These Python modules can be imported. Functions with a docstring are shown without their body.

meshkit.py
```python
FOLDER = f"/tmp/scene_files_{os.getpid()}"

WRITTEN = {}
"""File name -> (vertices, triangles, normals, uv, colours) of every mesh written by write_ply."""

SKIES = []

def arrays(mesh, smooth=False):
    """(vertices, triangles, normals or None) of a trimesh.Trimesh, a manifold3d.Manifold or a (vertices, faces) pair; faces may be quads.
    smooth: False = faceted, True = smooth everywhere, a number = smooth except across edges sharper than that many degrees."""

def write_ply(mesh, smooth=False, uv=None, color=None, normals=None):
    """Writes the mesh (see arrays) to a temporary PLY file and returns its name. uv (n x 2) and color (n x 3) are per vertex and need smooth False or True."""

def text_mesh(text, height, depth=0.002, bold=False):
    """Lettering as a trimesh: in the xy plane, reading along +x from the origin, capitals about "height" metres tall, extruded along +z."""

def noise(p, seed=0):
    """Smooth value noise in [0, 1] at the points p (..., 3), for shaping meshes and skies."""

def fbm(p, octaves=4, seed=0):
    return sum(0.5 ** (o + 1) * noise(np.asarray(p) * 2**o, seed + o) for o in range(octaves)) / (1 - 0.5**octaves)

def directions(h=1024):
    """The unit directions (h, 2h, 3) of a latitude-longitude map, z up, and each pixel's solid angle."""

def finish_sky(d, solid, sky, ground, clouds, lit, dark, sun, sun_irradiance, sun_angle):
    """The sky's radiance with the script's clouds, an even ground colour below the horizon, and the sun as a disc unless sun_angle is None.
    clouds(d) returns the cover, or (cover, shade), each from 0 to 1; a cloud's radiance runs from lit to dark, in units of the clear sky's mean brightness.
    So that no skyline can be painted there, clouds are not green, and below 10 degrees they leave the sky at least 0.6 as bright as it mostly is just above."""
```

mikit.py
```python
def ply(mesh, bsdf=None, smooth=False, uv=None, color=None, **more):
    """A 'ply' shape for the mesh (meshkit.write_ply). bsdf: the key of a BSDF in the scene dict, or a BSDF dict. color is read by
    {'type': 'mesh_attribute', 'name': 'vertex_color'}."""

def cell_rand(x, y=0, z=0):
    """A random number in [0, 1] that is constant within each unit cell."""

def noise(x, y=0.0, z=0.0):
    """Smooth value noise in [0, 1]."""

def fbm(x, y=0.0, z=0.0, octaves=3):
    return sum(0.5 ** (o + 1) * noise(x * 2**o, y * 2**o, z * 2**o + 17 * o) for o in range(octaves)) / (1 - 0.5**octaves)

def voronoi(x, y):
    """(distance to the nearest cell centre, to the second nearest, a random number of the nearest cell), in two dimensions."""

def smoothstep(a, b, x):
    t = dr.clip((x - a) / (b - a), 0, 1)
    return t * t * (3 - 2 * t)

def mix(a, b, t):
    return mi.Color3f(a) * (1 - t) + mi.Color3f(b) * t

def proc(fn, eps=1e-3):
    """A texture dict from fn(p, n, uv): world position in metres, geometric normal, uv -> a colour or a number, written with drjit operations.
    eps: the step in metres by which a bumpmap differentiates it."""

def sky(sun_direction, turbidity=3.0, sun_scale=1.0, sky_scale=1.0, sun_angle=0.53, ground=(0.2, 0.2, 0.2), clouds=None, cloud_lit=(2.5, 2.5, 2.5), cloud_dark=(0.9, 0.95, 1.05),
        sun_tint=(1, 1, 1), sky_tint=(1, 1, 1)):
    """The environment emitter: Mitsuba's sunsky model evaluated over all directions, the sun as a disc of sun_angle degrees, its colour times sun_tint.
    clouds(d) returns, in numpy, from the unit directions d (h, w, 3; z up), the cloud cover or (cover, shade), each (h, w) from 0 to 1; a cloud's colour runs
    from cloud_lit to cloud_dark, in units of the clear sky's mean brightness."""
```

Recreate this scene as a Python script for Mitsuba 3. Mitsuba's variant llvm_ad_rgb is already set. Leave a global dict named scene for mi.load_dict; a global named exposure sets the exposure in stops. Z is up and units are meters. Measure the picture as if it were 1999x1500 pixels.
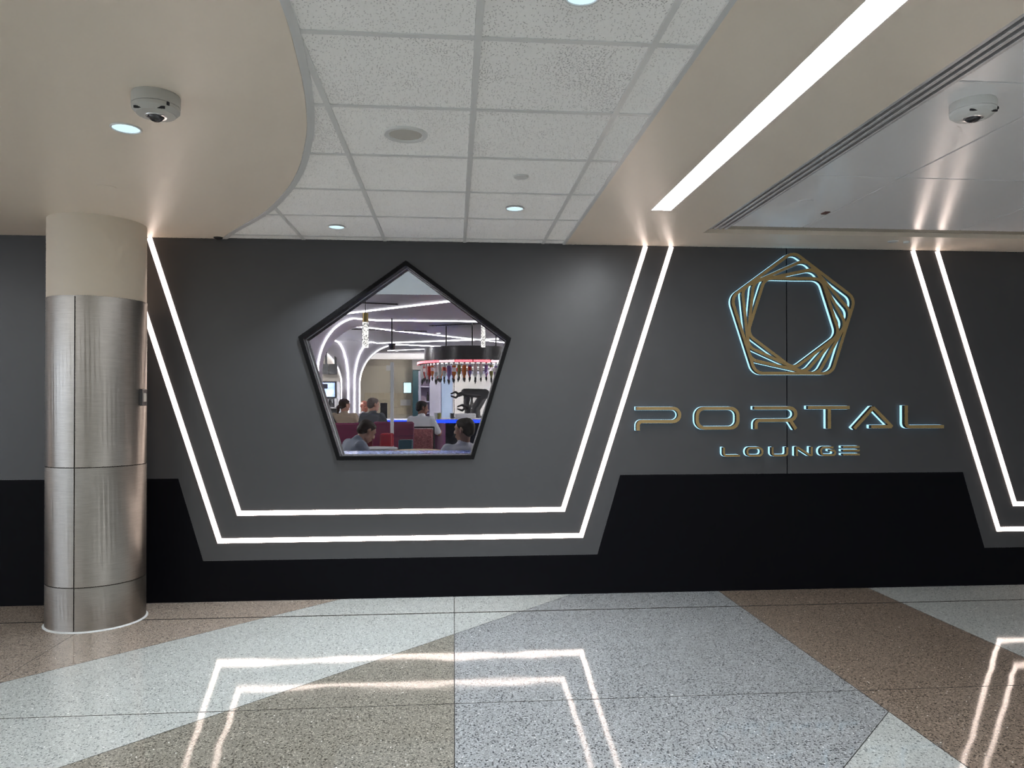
import math, random
import numpy as np, trimesh, manifold3d as m3, drjit as dr, mitsuba as mi, mikit, meshkit
from shapely import affinity
from shapely.geometry import Polygon, LineString, Point, box as sbox, MultiPolygon
from shapely.ops import unary_union

# ------------------------------------------------------------------ camera, exposure, light levels
T = mi.ScalarTransform4f
exposure = 0.53
CAM = (0.0, 0.0, 1.486)
YAW, PITCH, ROLL = 0.0793, 0.0075, -0.00056
FWD = np.array([math.sin(YAW) * math.cos(PITCH), math.cos(YAW) * math.cos(PITCH), math.sin(PITCH)])
RGT = np.array([math.cos(YAW), -math.sin(YAW), 0.0])
UPV = np.cross(RGT, FWD) * math.cos(ROLL) - RGT * math.sin(ROLL)
scene = {'camera': {'type': 'perspective', 'fov': 2 * math.degrees(math.atan(999.5 / 1429.0)), 'fov_axis': 'x', 'near_clip': 0.05, 'far_clip': 200.0,
                    'principal_point_offset_y': -(777.4 - 750.0) / 1500.0,
                    'to_world': T().look_at(origin=list(CAM), target=[CAM[i] + float(FWD[i]) for i in range(3)], up=[float(v) for v in UPV])}}
labels = {}
LAMP = (28.0, 28.9, 29.8)             # long ceiling lamps, cool white
DOWN = (0.50, 0.69, 0.80)              # diffuser discs of the downlights as seen from the side
DOWN_SPOT = (9.5, 10.3, 10.9)         # their beams
STRIP = (3.3, 2.62, 2.28)               # wall light strips, warm white
SIGN = (0.33, 0.65, 0.86)             # halo light behind the sign
FILL = (40.0, 40.8, 41.6)            # unseen fill lamps added behind the camera to lift ceiling and wall
DAY = (1.3, 1.55, 1.9)                  # frosted daylight windows far left
LOUNGE = (4.2, 4.2, 4.5)              # light lines on the lounge ceiling

ZC, YW = 2.730, 5.660                 # ceiling height, face of the feature wall
PER, UX = 6.19, -0.381                # spacing of the light figures along the wall, centre of the one in view

# ------------------------------------------------------------------ helpers
used = {}
def key(name, parent=None):
    k = (parent + '__' if parent else '') + name
    n = used.get(k, 0); used[k] = n + 1
    return k if n == 0 else '%s_%03d' % (k, n)
def say(k, label=None, cat=None, group=None, kind=None):
    d = labels.setdefault(k, {})
    for a, b in (('label', label), ('category', cat), ('group', group), ('kind', kind)):
        if b: d[a] = b
    return k
def thing(name, label, cat, group=None):
    return say(key(name), label, cat, group)
def add(name, mesh, mat, parent=None, smooth=False, emit=None, label=None, cat=None, group=None, kind=None, uv=None, place=None, ew=0.1):
    k = key(name, parent)
    d = mesh if isinstance(mesh, dict) else mikit.ply(mesh, mat, smooth=smooth, uv=uv)
    d = dict(d)
    if isinstance(mesh, dict) and mat: d['bsdf'] = {'type': 'ref', 'id': mat}
    if emit is not None: d['emitter'] = {'type': 'area', 'radiance': {'type': 'rgb', 'value': list(emit)}, 'sampling_weight': float(ew)}
    if place is not None: d['to_world'] = place
    scene[k] = d
    if label or cat or group or kind: say(k, label, cat, group, kind)
    return k
def cat_(ms): return trimesh.util.concatenate(ms)
def box(x0, x1, y0, y1, z0, z1, c=0.0):
    lo = np.array([min(x0, x1), min(y0, y1), min(z0, z1)]); hi = np.array([max(x0, x1), max(y0, y1), max(z0, z1)])
    if c <= 0:
        m = trimesh.creation.box(extents=hi - lo); m.apply_translation((lo + hi) / 2); return m
    c = min(c, 0.45 * float((hi - lo).min())); P = []
    for ix in (0, 1):
        for iy in (0, 1):
            for iz in (0, 1):
                p = np.array([(lo, hi)[ix][0], (lo, hi)[iy][1], (lo, hi)[iz][2]]); s = np.array([1 - 2 * ix, 1 - 2 * iy, 1 - 2 * iz]) * c
                for a in range(3):
                    q = p + s; q[a] = p[a]; P.append(q)
    return trimesh.convex.convex_hull(np.array(P))
def polys(g):
    if g.is_empty: return []
    return [p for p in (g.geoms if hasattr(g, 'geoms') else [g]) if p.geom_type == 'Polygon' and p.area > 1e-6]
def slab(g, z0, z1):                       # polygon in x, y standing from z0 to z1
    ms = []
    for p in polys(g):
        m = trimesh.creation.extrude_polygon(p, z1 - z0, engine='earcut'); m.apply_translation([0, 0, z0]); ms.append(m)
    return cat_(ms)
RX = np.array([[1, 0, 0, 0], [0, 0, -1, 0], [0, 1, 0, 0], [0, 0, 0, 1.0]])
def upright(g, y0, y1):                    # polygon in x, z standing from y0 to y1
    ms = []
    for p in polys(g):
        m = trimesh.creation.extrude_polygon(p, y1 - y0, engine='earcut'); m.apply_transform(RX); m.apply_translation([0, y1, 0]); ms.append(m)
    return cat_(ms)
def lathe(prof, n=32, at=(0, 0, 0)):
    prof = np.array(prof, float); a = np.arange(n) * 2 * np.pi / n; V = []; F = []
    for r, z in prof: V.append(np.stack([r * np.cos(a), r * np.sin(a), 0 * a + z], 1))
    V = np.vstack(V); k = len(prof); i = np.arange(n); j = (i + 1) % n
    for q in range(k - 1):
        A, B = q * n, (q + 1) * n
        F += [np.stack([A + i, A + j, B + j], 1), np.stack([A + i, B + j, B + i], 1)]
    m = trimesh.Trimesh(V, np.vstack(F), process=False); m.merge_vertices(); m.update_faces(m.nondegenerate_faces())
    if m.is_watertight and m.volume < 0: m.invert()
    m.apply_translation(at); return m
def tube(path, r, n=8, closed=False):
    P = np.array(path, float); k = len(P); R = np.broadcast_to(np.asarray(r, float), (k,))
    t = np.gradient(P, axis=0) if not closed else np.roll(P, -1, 0) - np.roll(P, 1, 0)
    t /= np.linalg.norm(t, axis=1, keepdims=True) + 1e-12
    u = np.cross(t[0], [0, 0, 1.0] if abs(t[0][2]) < 0.9 else [1.0, 0, 0]); u /= np.linalg.norm(u); V = []
    a = np.arange(n) * 2 * np.pi / n
    for q in range(k):
        u = u - t[q] * (u @ t[q]); u /= np.linalg.norm(u); w = np.cross(t[q], u)
        V.append(P[q] + R[q] * (np.cos(a)[:, None] * u + np.sin(a)[:, None] * w))
    V = np.vstack(V); F = []; i = np.arange(n); j = (i + 1) % n
    for q in range(k if closed else k - 1):
        A, B = q * n, ((q + 1) % k) * n
        F += [np.stack([A + i, A + j, B + j], 1), np.stack([A + i, B + j, B + i], 1)]
    if not closed:
        V = np.vstack([V, P[:1], P[-1:]]); c0, c1 = len(V) - 2, len(V) - 1; L = (k - 1) * n
        F += [np.stack([j, i, i * 0 + c0], 1), np.stack([L + i, L + j, i * 0 + c1], 1)]
    m = trimesh.Trimesh(V, np.vstack(F), process=False)
    if m.volume < 0: m.invert()
    return m
def spline(P, n=24):
    from scipy.interpolate import PchipInterpolator
    P = np.array(P, float); s = np.r_[0, np.cumsum(np.linalg.norm(np.diff(P, axis=0), axis=1))]
    return PchipInterpolator(s, P)(np.linspace(0, s[-1], n))
def rgb(r, g, b):                          # sRGB 0..255 to linear
    f = lambda v: v / 255 / 12.92 if v <= 10 else ((v / 255 + 0.055) / 1.055) ** 2.4
    return [f(r), f(g), f(b)]
def mat(name, color, rough=0.5, metal=0.0, spec=0.5, **kw):
    b = {'type': 'principled', 'base_color': {'type': 'rgb', 'value': list(color)} if not isinstance(color, dict) else color,
         'roughness': rough, 'metallic': metal, 'specular': spec, **kw}
    scene[name] = {'type': 'twosided', 'bsdf': b}
    return name

# ------------------------------------------------------------------ materials
def tile_fn(p, n, uv):
    d, _, c = mikit.voronoi(p.x * 105, p.y * 105)
    d2, _, c2 = mikit.voronoi(p.x * 210 + 7, p.y * 210)
    clump = mikit.smoothstep(0.30, 0.65, mikit.fbm(p.x * 5 + uv.x * 31, p.y * 5, 2.0))
    pit = dr.select((c < 0.28 + 0.50 * clump * uv.y) & (d < 0.22 + 0.14 * c), mi.Float(1), mi.Float(0)) + 0.5 * dr.select((c2 < 0.22) & (d2 < 0.22), mi.Float(1), mi.Float(0))
    return mikit.mix(mi.Color3f(0.86, 0.85, 0.825), mi.Color3f(0.34, 0.33, 0.315), dr.minimum(pit, 1) * (0.55 + 0.45 * uv.y))
PAL = [  # base, dark chip, light chip, share of dark chips, share of light chips
    (rgb(160, 163, 160), rgb(104, 108, 108), rgb(184, 187, 185), .20, .22),     # pale terrazzo
    (rgb(133, 135, 136), rgb(43, 44, 48), rgb(170, 173, 176), .28, .20),        # blue-grey
    (rgb(117, 113, 104), rgb(58, 55, 49), rgb(157, 153, 143), .26, .20),        # olive
    (rgb(114, 101, 90), rgb(45, 40, 36), rgb(150, 135, 122), .30, .18),         # brown
    (rgb(140, 129, 119), rgb(74, 67, 62), rgb(172, 160, 149), .26, .18)]        # beige-brown
def terrazzo_fn(p, n, uv):
    d, e, c = mikit.voronoi(p.x * 95, p.y * 95)
    d2, e2, c2 = mikit.voronoi(p.x * 190 + 3.3, p.y * 190)
    out = mi.Color3f(0)
    cloud = 0.94 + 0.12 * mikit.fbm(p.x * 1.3, p.y * 1.3, 0.5)
    for i, (b, dk, lt, sd, sl) in enumerate(PAL):
        k = mi.Color3f(b)
        k = dr.select((c2 < sd) & (d2 < 0.42), mikit.mix(mi.Color3f(b), mi.Color3f(dk), 0.6), k)
        k = dr.select((c2 > 1 - sl) & (d2 < 0.42), mi.Color3f(lt), k)
        k = dr.select((c < sd * .8) & (d < 0.40), mi.Color3f(dk), k)
        k = dr.select((c > 1 - sl * .6) & (d < 0.36), mi.Color3f(lt), k)
        k = dr.select((c > 0.994) & (d < 0.3), mi.Color3f(0.9, 0.9, 0.88), k)
        out = dr.select(dr.abs(uv.x - i) < 0.5, k, out)
    return out * cloud
def wavy_fn(p, n, uv):
    return mikit.fbm(p.x * 3.1, p.y * 4.3, 1.0, octaves=2)
def brushed_fn(p, n, uv):
    a = dr.atan2(p.y - 5.264, p.x + 2.4525)
    s = mikit.fbm(a * 6.0, p.z * 420.0, 0.0, octaves=2)
    blot = mikit.fbm(a * 3.0, p.z * 3.0, 4.0)
    return mikit.mix(mi.Color3f(0.28, 0.257, 0.23), mi.Color3f(0.43, 0.402, 0.372), 0.55 * s + 0.45 * blot)
def mosaic_fn(p, n, uv):
    r = mikit.cell_rand(p.x * 70, p.y * 70, 1)
    return mikit.mix(mi.Color3f(0.01, 0.02, 0.10), mi.Color3f(0.30, 0.45, 0.95), r * r * r)
def fabric_fn(p, n, uv):
    d, e, c = mikit.voronoi(p.x * 38, p.z * 38)
    return mikit.mix(mi.Color3f(0.16, 0.022, 0.035), mi.Color3f(0.42, 0.16, 0.16), mikit.smoothstep(0.0, 0.25, e - d) * (0.4 + 0.6 * c))

mat('mat_tile', mikit.proc(tile_fn), 0.95, spec=0.1)
mat('mat_tee', (0.66, 0.66, 0.645), 0.35, spec=0.4)
mat('mat_trim', (0.57, 0.57, 0.56), 0.35, spec=0.4)
mat('mat_soffit', (0.74, 0.655, 0.555), 0.36, spec=0.5)
mat('mat_ledge_shaded', (0.30, 0.265, 0.22), 0.5)  # soffit beige darkened, the shade of its edge put into the colour
mat('mat_panel', (0.82, 0.82, 0.83), 0.20, spec=0.6)
mat('mat_column_paint', (0.655, 0.575, 0.475), 0.5, spec=0.3)
mat('mat_ceiling', (0.70, 0.68, 0.65), 0.8, spec=0.2)
mat('mat_wall', (0.0405, 0.041, 0.044), 0.36, spec=0.6)
mat('mat_black', (0.0035, 0.0035, 0.005), 0.35, spec=0.06)
mat('mat_seam', (0.004, 0.004, 0.004), 0.9, spec=0.0)
mat('mat_frame', (0.004, 0.004, 0.0045), 0.4, spec=0.12)
mat('mat_bead', (0.22, 0.22, 0.23), 0.3, 0.3)
mat('mat_metal_light', (0.55, 0.56, 0.58), 0.3, 0.6)
scene['mat_glass'] = {'type': 'thindielectric', 'int_ior': 1.25}
scene['mat_terrazzo'] = {'type': 'bumpmap', 'arbitrary': mikit.proc(wavy_fn, eps=0.01), 'scale': 0.0012,
    'bsdf': {'type': 'principled', 'base_color': mikit.proc(terrazzo_fn), 'roughness': 0.058, 'specular': 0.44}}
mat('mat_joint', (0.02, 0.019, 0.018), 0.7, spec=0.2)
scene['mat_steel'] = {'type': 'twosided', 'bsdf': {'type': 'principled', 'base_color': mikit.proc(brushed_fn), 'roughness': 0.36, 'metallic': 1.0, 'anisotropic': 0.55}}
mat('mat_steel_dark', (0.05, 0.045, 0.04), 0.4, 0.6)
mat('mat_sealant', (0.55, 0.57, 0.57), 0.5)
mat('mat_white_plastic', (0.62, 0.62, 0.60), 0.35, spec=0.5)
mat('mat_grey_plastic', (0.40, 0.39, 0.36), 0.4, spec=0.5)
mat('mat_dark_lens', (0.012, 0.012, 0.015), 0.08, spec=0.8)
mat('mat_lens_ring', (0.8, 0.8, 0.8), 0.15, 0.9)
mat('mat_lamp', (0.8, 0.8, 0.8), 0.5)
mat('mat_lens', (0.04, 0.05, 0.055), 0.3, spec=0.2)
mat('mat_strip', (0.8, 0.8, 0.8), 0.5)
mat('mat_slot', (0.02, 0.02, 0.022), 0.6, spec=0.2)
mat('mat_blade', (0.50, 0.50, 0.51), 0.3, 0.3)
mat('mat_grille', (0.42, 0.40, 0.36), 0.6)
mat('mat_bronze', (0.30, 0.205, 0.085), 0.38, 0.35)
mat('mat_bronze_side', (0.02, 0.017, 0.014), 0.5)
mat('mat_halo', (0.15, 0.18, 0.2), 0.4)
mat('mat_red', (0.10, 0.045, 0.035), 0.5)
# lounge
mat('mat_lounge_ceiling', (0.40, 0.385, 0.45), 0.45, spec=0.4)
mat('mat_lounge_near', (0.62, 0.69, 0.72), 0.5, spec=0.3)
mat('mat_lounge_column', (0.62, 0.60, 0.66), 0.5)
mat('mat_lounge_wall', (0.64, 0.60, 0.52), 0.6)
mat('mat_wainscot', (0.60, 0.54, 0.43), 0.6)
mat('mat_lounge_floor', (0.10, 0.095, 0.10), 0.4)
mat('mat_maroon', (0.13, 0.016, 0.050), 0.38)
mat('mat_crimson', (0.28, 0.012, 0.02), 0.22, spec=0.7)
mat('mat_plum', (0.075, 0.012, 0.055), 0.45)
mat('mat_teal', (0.015, 0.06, 0.085), 0.45)
mat('mat_navy', (0.004, 0.005, 0.014), 0.45, spec=.25)
mat('mat_dark', (0.012, 0.012, 0.013), 0.35)
mat('mat_satin_dark', (0.03, 0.03, 0.032), 0.25)
mat('mat_brass', (0.35, 0.24, 0.09), 0.3, 0.8)
mat('mat_cabinet', (0.52, 0.52, 0.68), 0.5)
mat('mat_cabinet_blue', (0.42, 0.55, 0.80), 0.5)
mat('mat_niche', (0.30, 0.24, 0.33), 0.6)
mat('mat_grey', (0.33, 0.33, 0.34), 0.5)
mat('mat_white', (0.75, 0.75, 0.76), 0.45)
mat('mat_tan_wood', (0.42, 0.30, 0.18), 0.4)
mat('mat_mosaic', mikit.proc(mosaic_fn), 0.2, spec=0.7)
mat('mat_pattern_fabric', mikit.proc(fabric_fn), 0.7)
mat('mat_leaf', (0.03, 0.10, 0.03), 0.5)
for nm, c in (('amber', (0.42, 0.12, 0.02)), ('red', (0.38, 0.03, 0.02)), ('clear', (0.55, 0.58, 0.58)), ('olive', (0.20, 0.19, 0.05)), ('violet', (0.16, 0.10, 0.30))):
    mat('mat_bottle_' + nm, c, 0.08, spec=0.8)

# ------------------------------------------------------------------ floor: terrazzo slabs with joints
XL, XR, YB = -14.0, 14.0, -20.0
say('floor', 'polished terrazzo concourse floor in pale, blue-grey, olive and brown fields', kind='structure')
add('floor', box(XL, XR, YB, YW + 0.3, -0.12, -0.0004), 'mat_joint')
used['floor'] = 1
def line_a(x): return x + 6.515
def line_b(x): return x + 4.742
room = sbox(XL, YB, XR, YW)
XA, XV, XC_, XD = -2.436, 0.003, 2.090, 3.322
left_of = lambda x: sbox(XL - 1, YB - 1, x, YW + 1)
band = lambda x0, x1: sbox(x0, YB - 1, x1, YW + 1)
above_a = Polygon([(XL, line_a(XL)), (XL, 40), (40, 40), (40, line_a(40)), ]) if False else Polygon([(-30, line_a(-30)), (30, line_a(30)), (-30, 60)])
above_b = Polygon([(-30, line_b(-30)), (30, line_b(30)), (-30, 60)])
tri_right = Polygon([(XC_, 3.385), (XC_ - 8, 3.385 - 8), (XC_, 3.385 - 8)])
fields = [(4, above_a.intersection(left_of(XC_))),
          (0, above_b.difference(above_a).intersection(left_of(XC_))),
          (2, left_of(XV).difference(above_b)),
          (0, tri_right.intersection(band(XV, XC_))),
          (1, band(XV, XC_).difference(above_b).difference(tri_right)),
          (3, band(XC_, XD)), (0, sbox(XD, YB - 1, XR + 1, YW + 1))]
fields = [(k_, g_.intersection(sbox(XL, 2.06, XR, YW))) for k_, g_ in fields] + [(0, sbox(XL, YB, XR, 2.06))]
yj = [YW, 5.225, 3.645, 2.06, 0.48, -1.1, YB]
jw = [0.0, 0.0075, 0.0012, 0.0022, 0.0022, 0.0022, 0.0]
for pal, g in fields:
    for q in range(len(yj) - 1):
        row = g.intersection(room).intersection(sbox(XL, yj[q + 1] + jw[q + 1], XR, yj[q] - jw[q]))
        cuts = [XL, XA, XR] if pal == 4 else ([XL, XV, XR] if pal == 0 else [XL, XR])
        for a, b in zip(cuts[:-1], cuts[1:]):
            for p in polys(row.intersection(sbox(a, YB, b, YW))):
                p = p.buffer(-0.0022, join_style=2)
                for pp in polys(p):
                    if pp.area < 1e-3: continue
                    m = slab(pp, -0.012, 0.0)
                    add('slab', m, 'mat_terrazzo', 'floor', uv=np.tile([float(pal), 0.0], (len(m.vertices), 1)))

# ------------------------------------------------------------------ feature wall
say('wall_back', 'charcoal feature wall with a black zigzag base', kind='structure')
def low(z0, zt, k):                        # grey light-figure outline k between the heights
    cx = UX + 0.004 + PER * k
    return Polygon([(cx - 1.495, 0.305), (cx + 1.495, 0.305), (cx + 1.678, 0.925), (cx - 1.678, 0.925)])
grey_low = unary_union([low(0, 0, k) for k in (-2, -1, 0, 1)])
black = sbox(XL, 0.0, XR, 0.925).difference(grey_low)
WC = -0.365
pent_out = Polygon([(WC, 2.582), (WC + 0.808, 1.992), (WC + 0.518, 1.0566), (WC - 0.518, 1.0566), (WC - 0.808, 1.992)])
grey = sbox(XL, 0.30, XR, ZC + 0.05).difference(black).difference(pent_out.buffer(-0.012, join_style=2)).intersection(sbox(XL, 0.0, XR, ZC + 0.05))
grey = grey.difference(black)
seams = [2.655 + PER * k for k in (-2, -1, 0, 1)]
edges = [XL] + seams + [XR]
for a, b in zip(edges[:-1], edges[1:]):
    g = grey.intersection(sbox(a + 0.0042, 0, b - 0.0042, ZC + 0.05))
    add('grey_panel', upright(g, YW, YW + 0.05), 'mat_wall', 'wall_back')
for p in sorted(polys(black), key=lambda p: p.bounds[0]):
    add('black_panel', upright(p, YW, YW + 0.05), 'mat_black', 'wall_back')
core = sbox(XL, -0.05, XR, 3.3).difference(pent_out.buffer(-0.012, join_style=2))
add('core', upright(core, YW + 0.05, YW + 0.20), 'mat_seam', 'wall_back')
# light strips: slim rounded diffusers that stand proud of the wall
def strip_path(k, half, zb, w, top):
    cx = UX + PER * k; s = 0.3185
    return [(cx - half - s * (top - zb), top), (cx - half, zb), (cx + half, zb), (cx + half + s * (top - zb), top)]
names = {0: 'around the window', 1: 'right of the sign', -1: 'beyond the column'}
for k in (-1, 0, 1):
    for nm, half, zb in (('outer', 1.372, 0.456), ('inner', 1.229, 0.661)):
        line = LineString(strip_path(k, half, zb, 0, ZC - 0.004))
        body = upright(line.buffer(0.0185, cap_style=2, join_style=2).intersection(sbox(XL, 0, XR, ZC - 0.003)), YW - 0.006, YW - 0.0005)
        top = upright(line.buffer(0.0130, cap_style=2, join_style=2).intersection(sbox(XL, 0, XR, ZC - 0.003)), YW - 0.010, YW - 0.006)
        add('light_strip', cat_([body, top]), 'mat_strip', emit=STRIP, ew=(6.0 if k == 0 else 3.0), label='%s white U-shaped light strip on the grey wall %s' % (nm, names[k]), cat='light strip')
# ------------------------------------------------------------------ pentagon window
say('window_1', 'pentagon window in a black frame looking into the lounge', kind='structure')
pent_in = pent_out.buffer(-0.030, join_style=2)
add('frame', upright(pent_out.difference(pent_in), YW - 0.022, YW + 0.225), 'mat_frame', 'window_1')
add('glazing_bead', upright(pent_in.difference(pent_in.buffer(-0.004, join_style=2)), YW + 0.075, YW + 0.10), 'mat_bead', 'window_1')
gp = list(pent_in.buffer(-0.001, join_style=2).exterior.coords)[:-1]
gm = trimesh.Trimesh([(x, YW + 0.0875, z) for x, z in gp], [[0, i, i + 1] for i in range(1, len(gp) - 1)], process=False)
add('pane', gm, 'mat_glass', 'window_1')

# ------------------------------------------------------------------ ceiling of the concourse
say('ceiling', 'concourse ceiling of beige soffits, white speckled tiles and grey metal panels', kind='structure')
curve = [(-0.5300, 2.05), (-0.5364, 2.2955), (-0.5417, 2.4232), (-0.5469, 2.4996), (-0.5607, 2.6451), (-0.5789, 2.8305), (-0.6031, 3.0192), (-0.624, 3.1509), (-0.649, 3.2947), (-0.6785, 3.433),
         (-0.7099, 3.5555), (-0.7491, 3.7023), (-0.8083, 3.904), (-0.8699, 4.0825), (-0.9336, 4.2479), (-1.034, 4.4725), (-1.1303, 4.6727), (-1.2539, 4.8991), (-1.3992, 5.1202), (-1.585, 5.395), (-1.762, 5.70)]
curve = [(-0.72, -1.4), (-0.62, 0.2), (-0.555, 1.2)] + curve
curve = [tuple(v) for v in spline(curve, 90)]
soffit_left = Polygon(curve + [(XL, YW + 0.02), (XL, -1.4)]).buffer(0).intersection(sbox(XL, -1.4, 2, YW))
XT = 0.868                                                        # right edge of the tiled field
DX0, DX1 = 1.812, 1.930                                           # slot diffuser
RY = 5.105                                                        # wall-side end of the metal panels
soffit_right = sbox(XT, -6.0, XR, YW).difference(sbox(DX0, -6.0, XR, RY + 0.10))
add('soffit', slab(soffit_left, ZC, ZC + 0.06), 'mat_soffit', 'ceiling')
lampbox = sbox(1.2665, -6.0, 1.3965, 4.62)
add('soffit', slab(soffit_right.difference(lampbox), ZC, ZC + 0.06), 'mat_soffit', 'ceiling')
trim = LineString(curve).buffer(0.034, single_sided=False, cap_style=2).difference(soffit_left.buffer(0.002)).intersection(sbox(XL, -1.4, 2, YW))
add('edge_trim', slab(trim, ZC - 0.004, ZC + 0.05), 'mat_trim', 'ceiling')
add('edge_trim', box(XT - 0.022, XT, -1.4, YW, ZC - 0.004, ZC + 0.05), 'mat_trim', 'ceiling')
field = sbox(-3, -1.4, XT - 0.022, YW).difference(soffit_left).difference(trim)
GX, GY, GT = 0.0829, 2.4898, 0.6096
rng = random.Random(4)
cols = [GX + GT * i for i in range(-4, 3)]; rows = [GY + GT * j for j in range(-6, 7)]
for i in range(len(cols) - 1):
    for j in range(len(rows) - 1):
        g = sbox(cols[i] + 0.0125, rows[j] + 0.0125, cols[i + 1] - 0.0125, rows[j + 1] - 0.0125).intersection(field)
        for p in polys(g):
            if p.area < 4e-4: continue
            m = slab(p, ZC + 0.005, ZC + 0.022)
            add('tile', m, 'mat_tile', 'ceiling', uv=np.tile([rng.random(), 0.15 + 0.85 * rng.random() ** 2 * (1 if rows[j] < 3.2 else 0.3)], (len(m.vertices), 1)))
for x in cols:
    for p in polys(sbox(x - 0.012, -1.4, x + 0.012, YW).intersection(field)):
        if p.area > 1e-3: add('main_tee', slab(p, ZC, ZC + 0.04), 'mat_tee', 'ceiling')
for y in rows:
    for i in range(len(cols) - 1):
        for p in polys(sbox(cols[i] + 0.012, y - 0.012, cols[i + 1] - 0.012, y + 0.012).intersection(field)):
            if p.area > 5e-4: add('cross_tee', slab(p, ZC + 0.001, ZC + 0.04), 'mat_tee', 'ceiling')
# metal panels
PZ = ZC + 0.028
px = [1.952, 2.516, 3.71, 4.90, 6.1, 7.3]
py_l = [RY, 3.93, 2.73, 1.53, 0.33, -0.87, -2.1, -6.0]
for i in range(len(px) - 1):
    for j in range(len(py_l) - 1):
        add('metal_panel', box(px[i] + 0.004, px[i + 1] - 0.004, py_l[j + 1] + 0.004, py_l[j] - 0.004, PZ, PZ + 0.02, 0.003), 'mat_panel', 'ceiling')
add('reveal', slab(sbox(DX0, -6.0, XR, RY + 0.10), PZ + 0.020, PZ + 0.05), 'mat_slot', 'ceiling')
add('reveal_ledge', box(DX0, XR, RY, RY + 0.10, PZ + 0.004, PZ + 0.02), 'mat_ledge_shaded', 'ceiling')
add('plain_slab', slab(sbox(XL, YB, XR, YW + 0.2).difference(sbox(DX0, -6.0, XR, RY + 0.10)), ZC + 0.06, ZC + 0.16), 'mat_ceiling', 'ceiling')
rest = sbox(XL, YB, XR, -1.4).difference(sbox(XT, -6.0, XR, 0))
for lx in (1.3315 - 2 * PER, 1.3315 - PER, 1.3315, 1.3315 + PER, ):
    rest = rest.difference(sbox(lx - 0.065, YB, lx + 0.065, YW))
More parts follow.
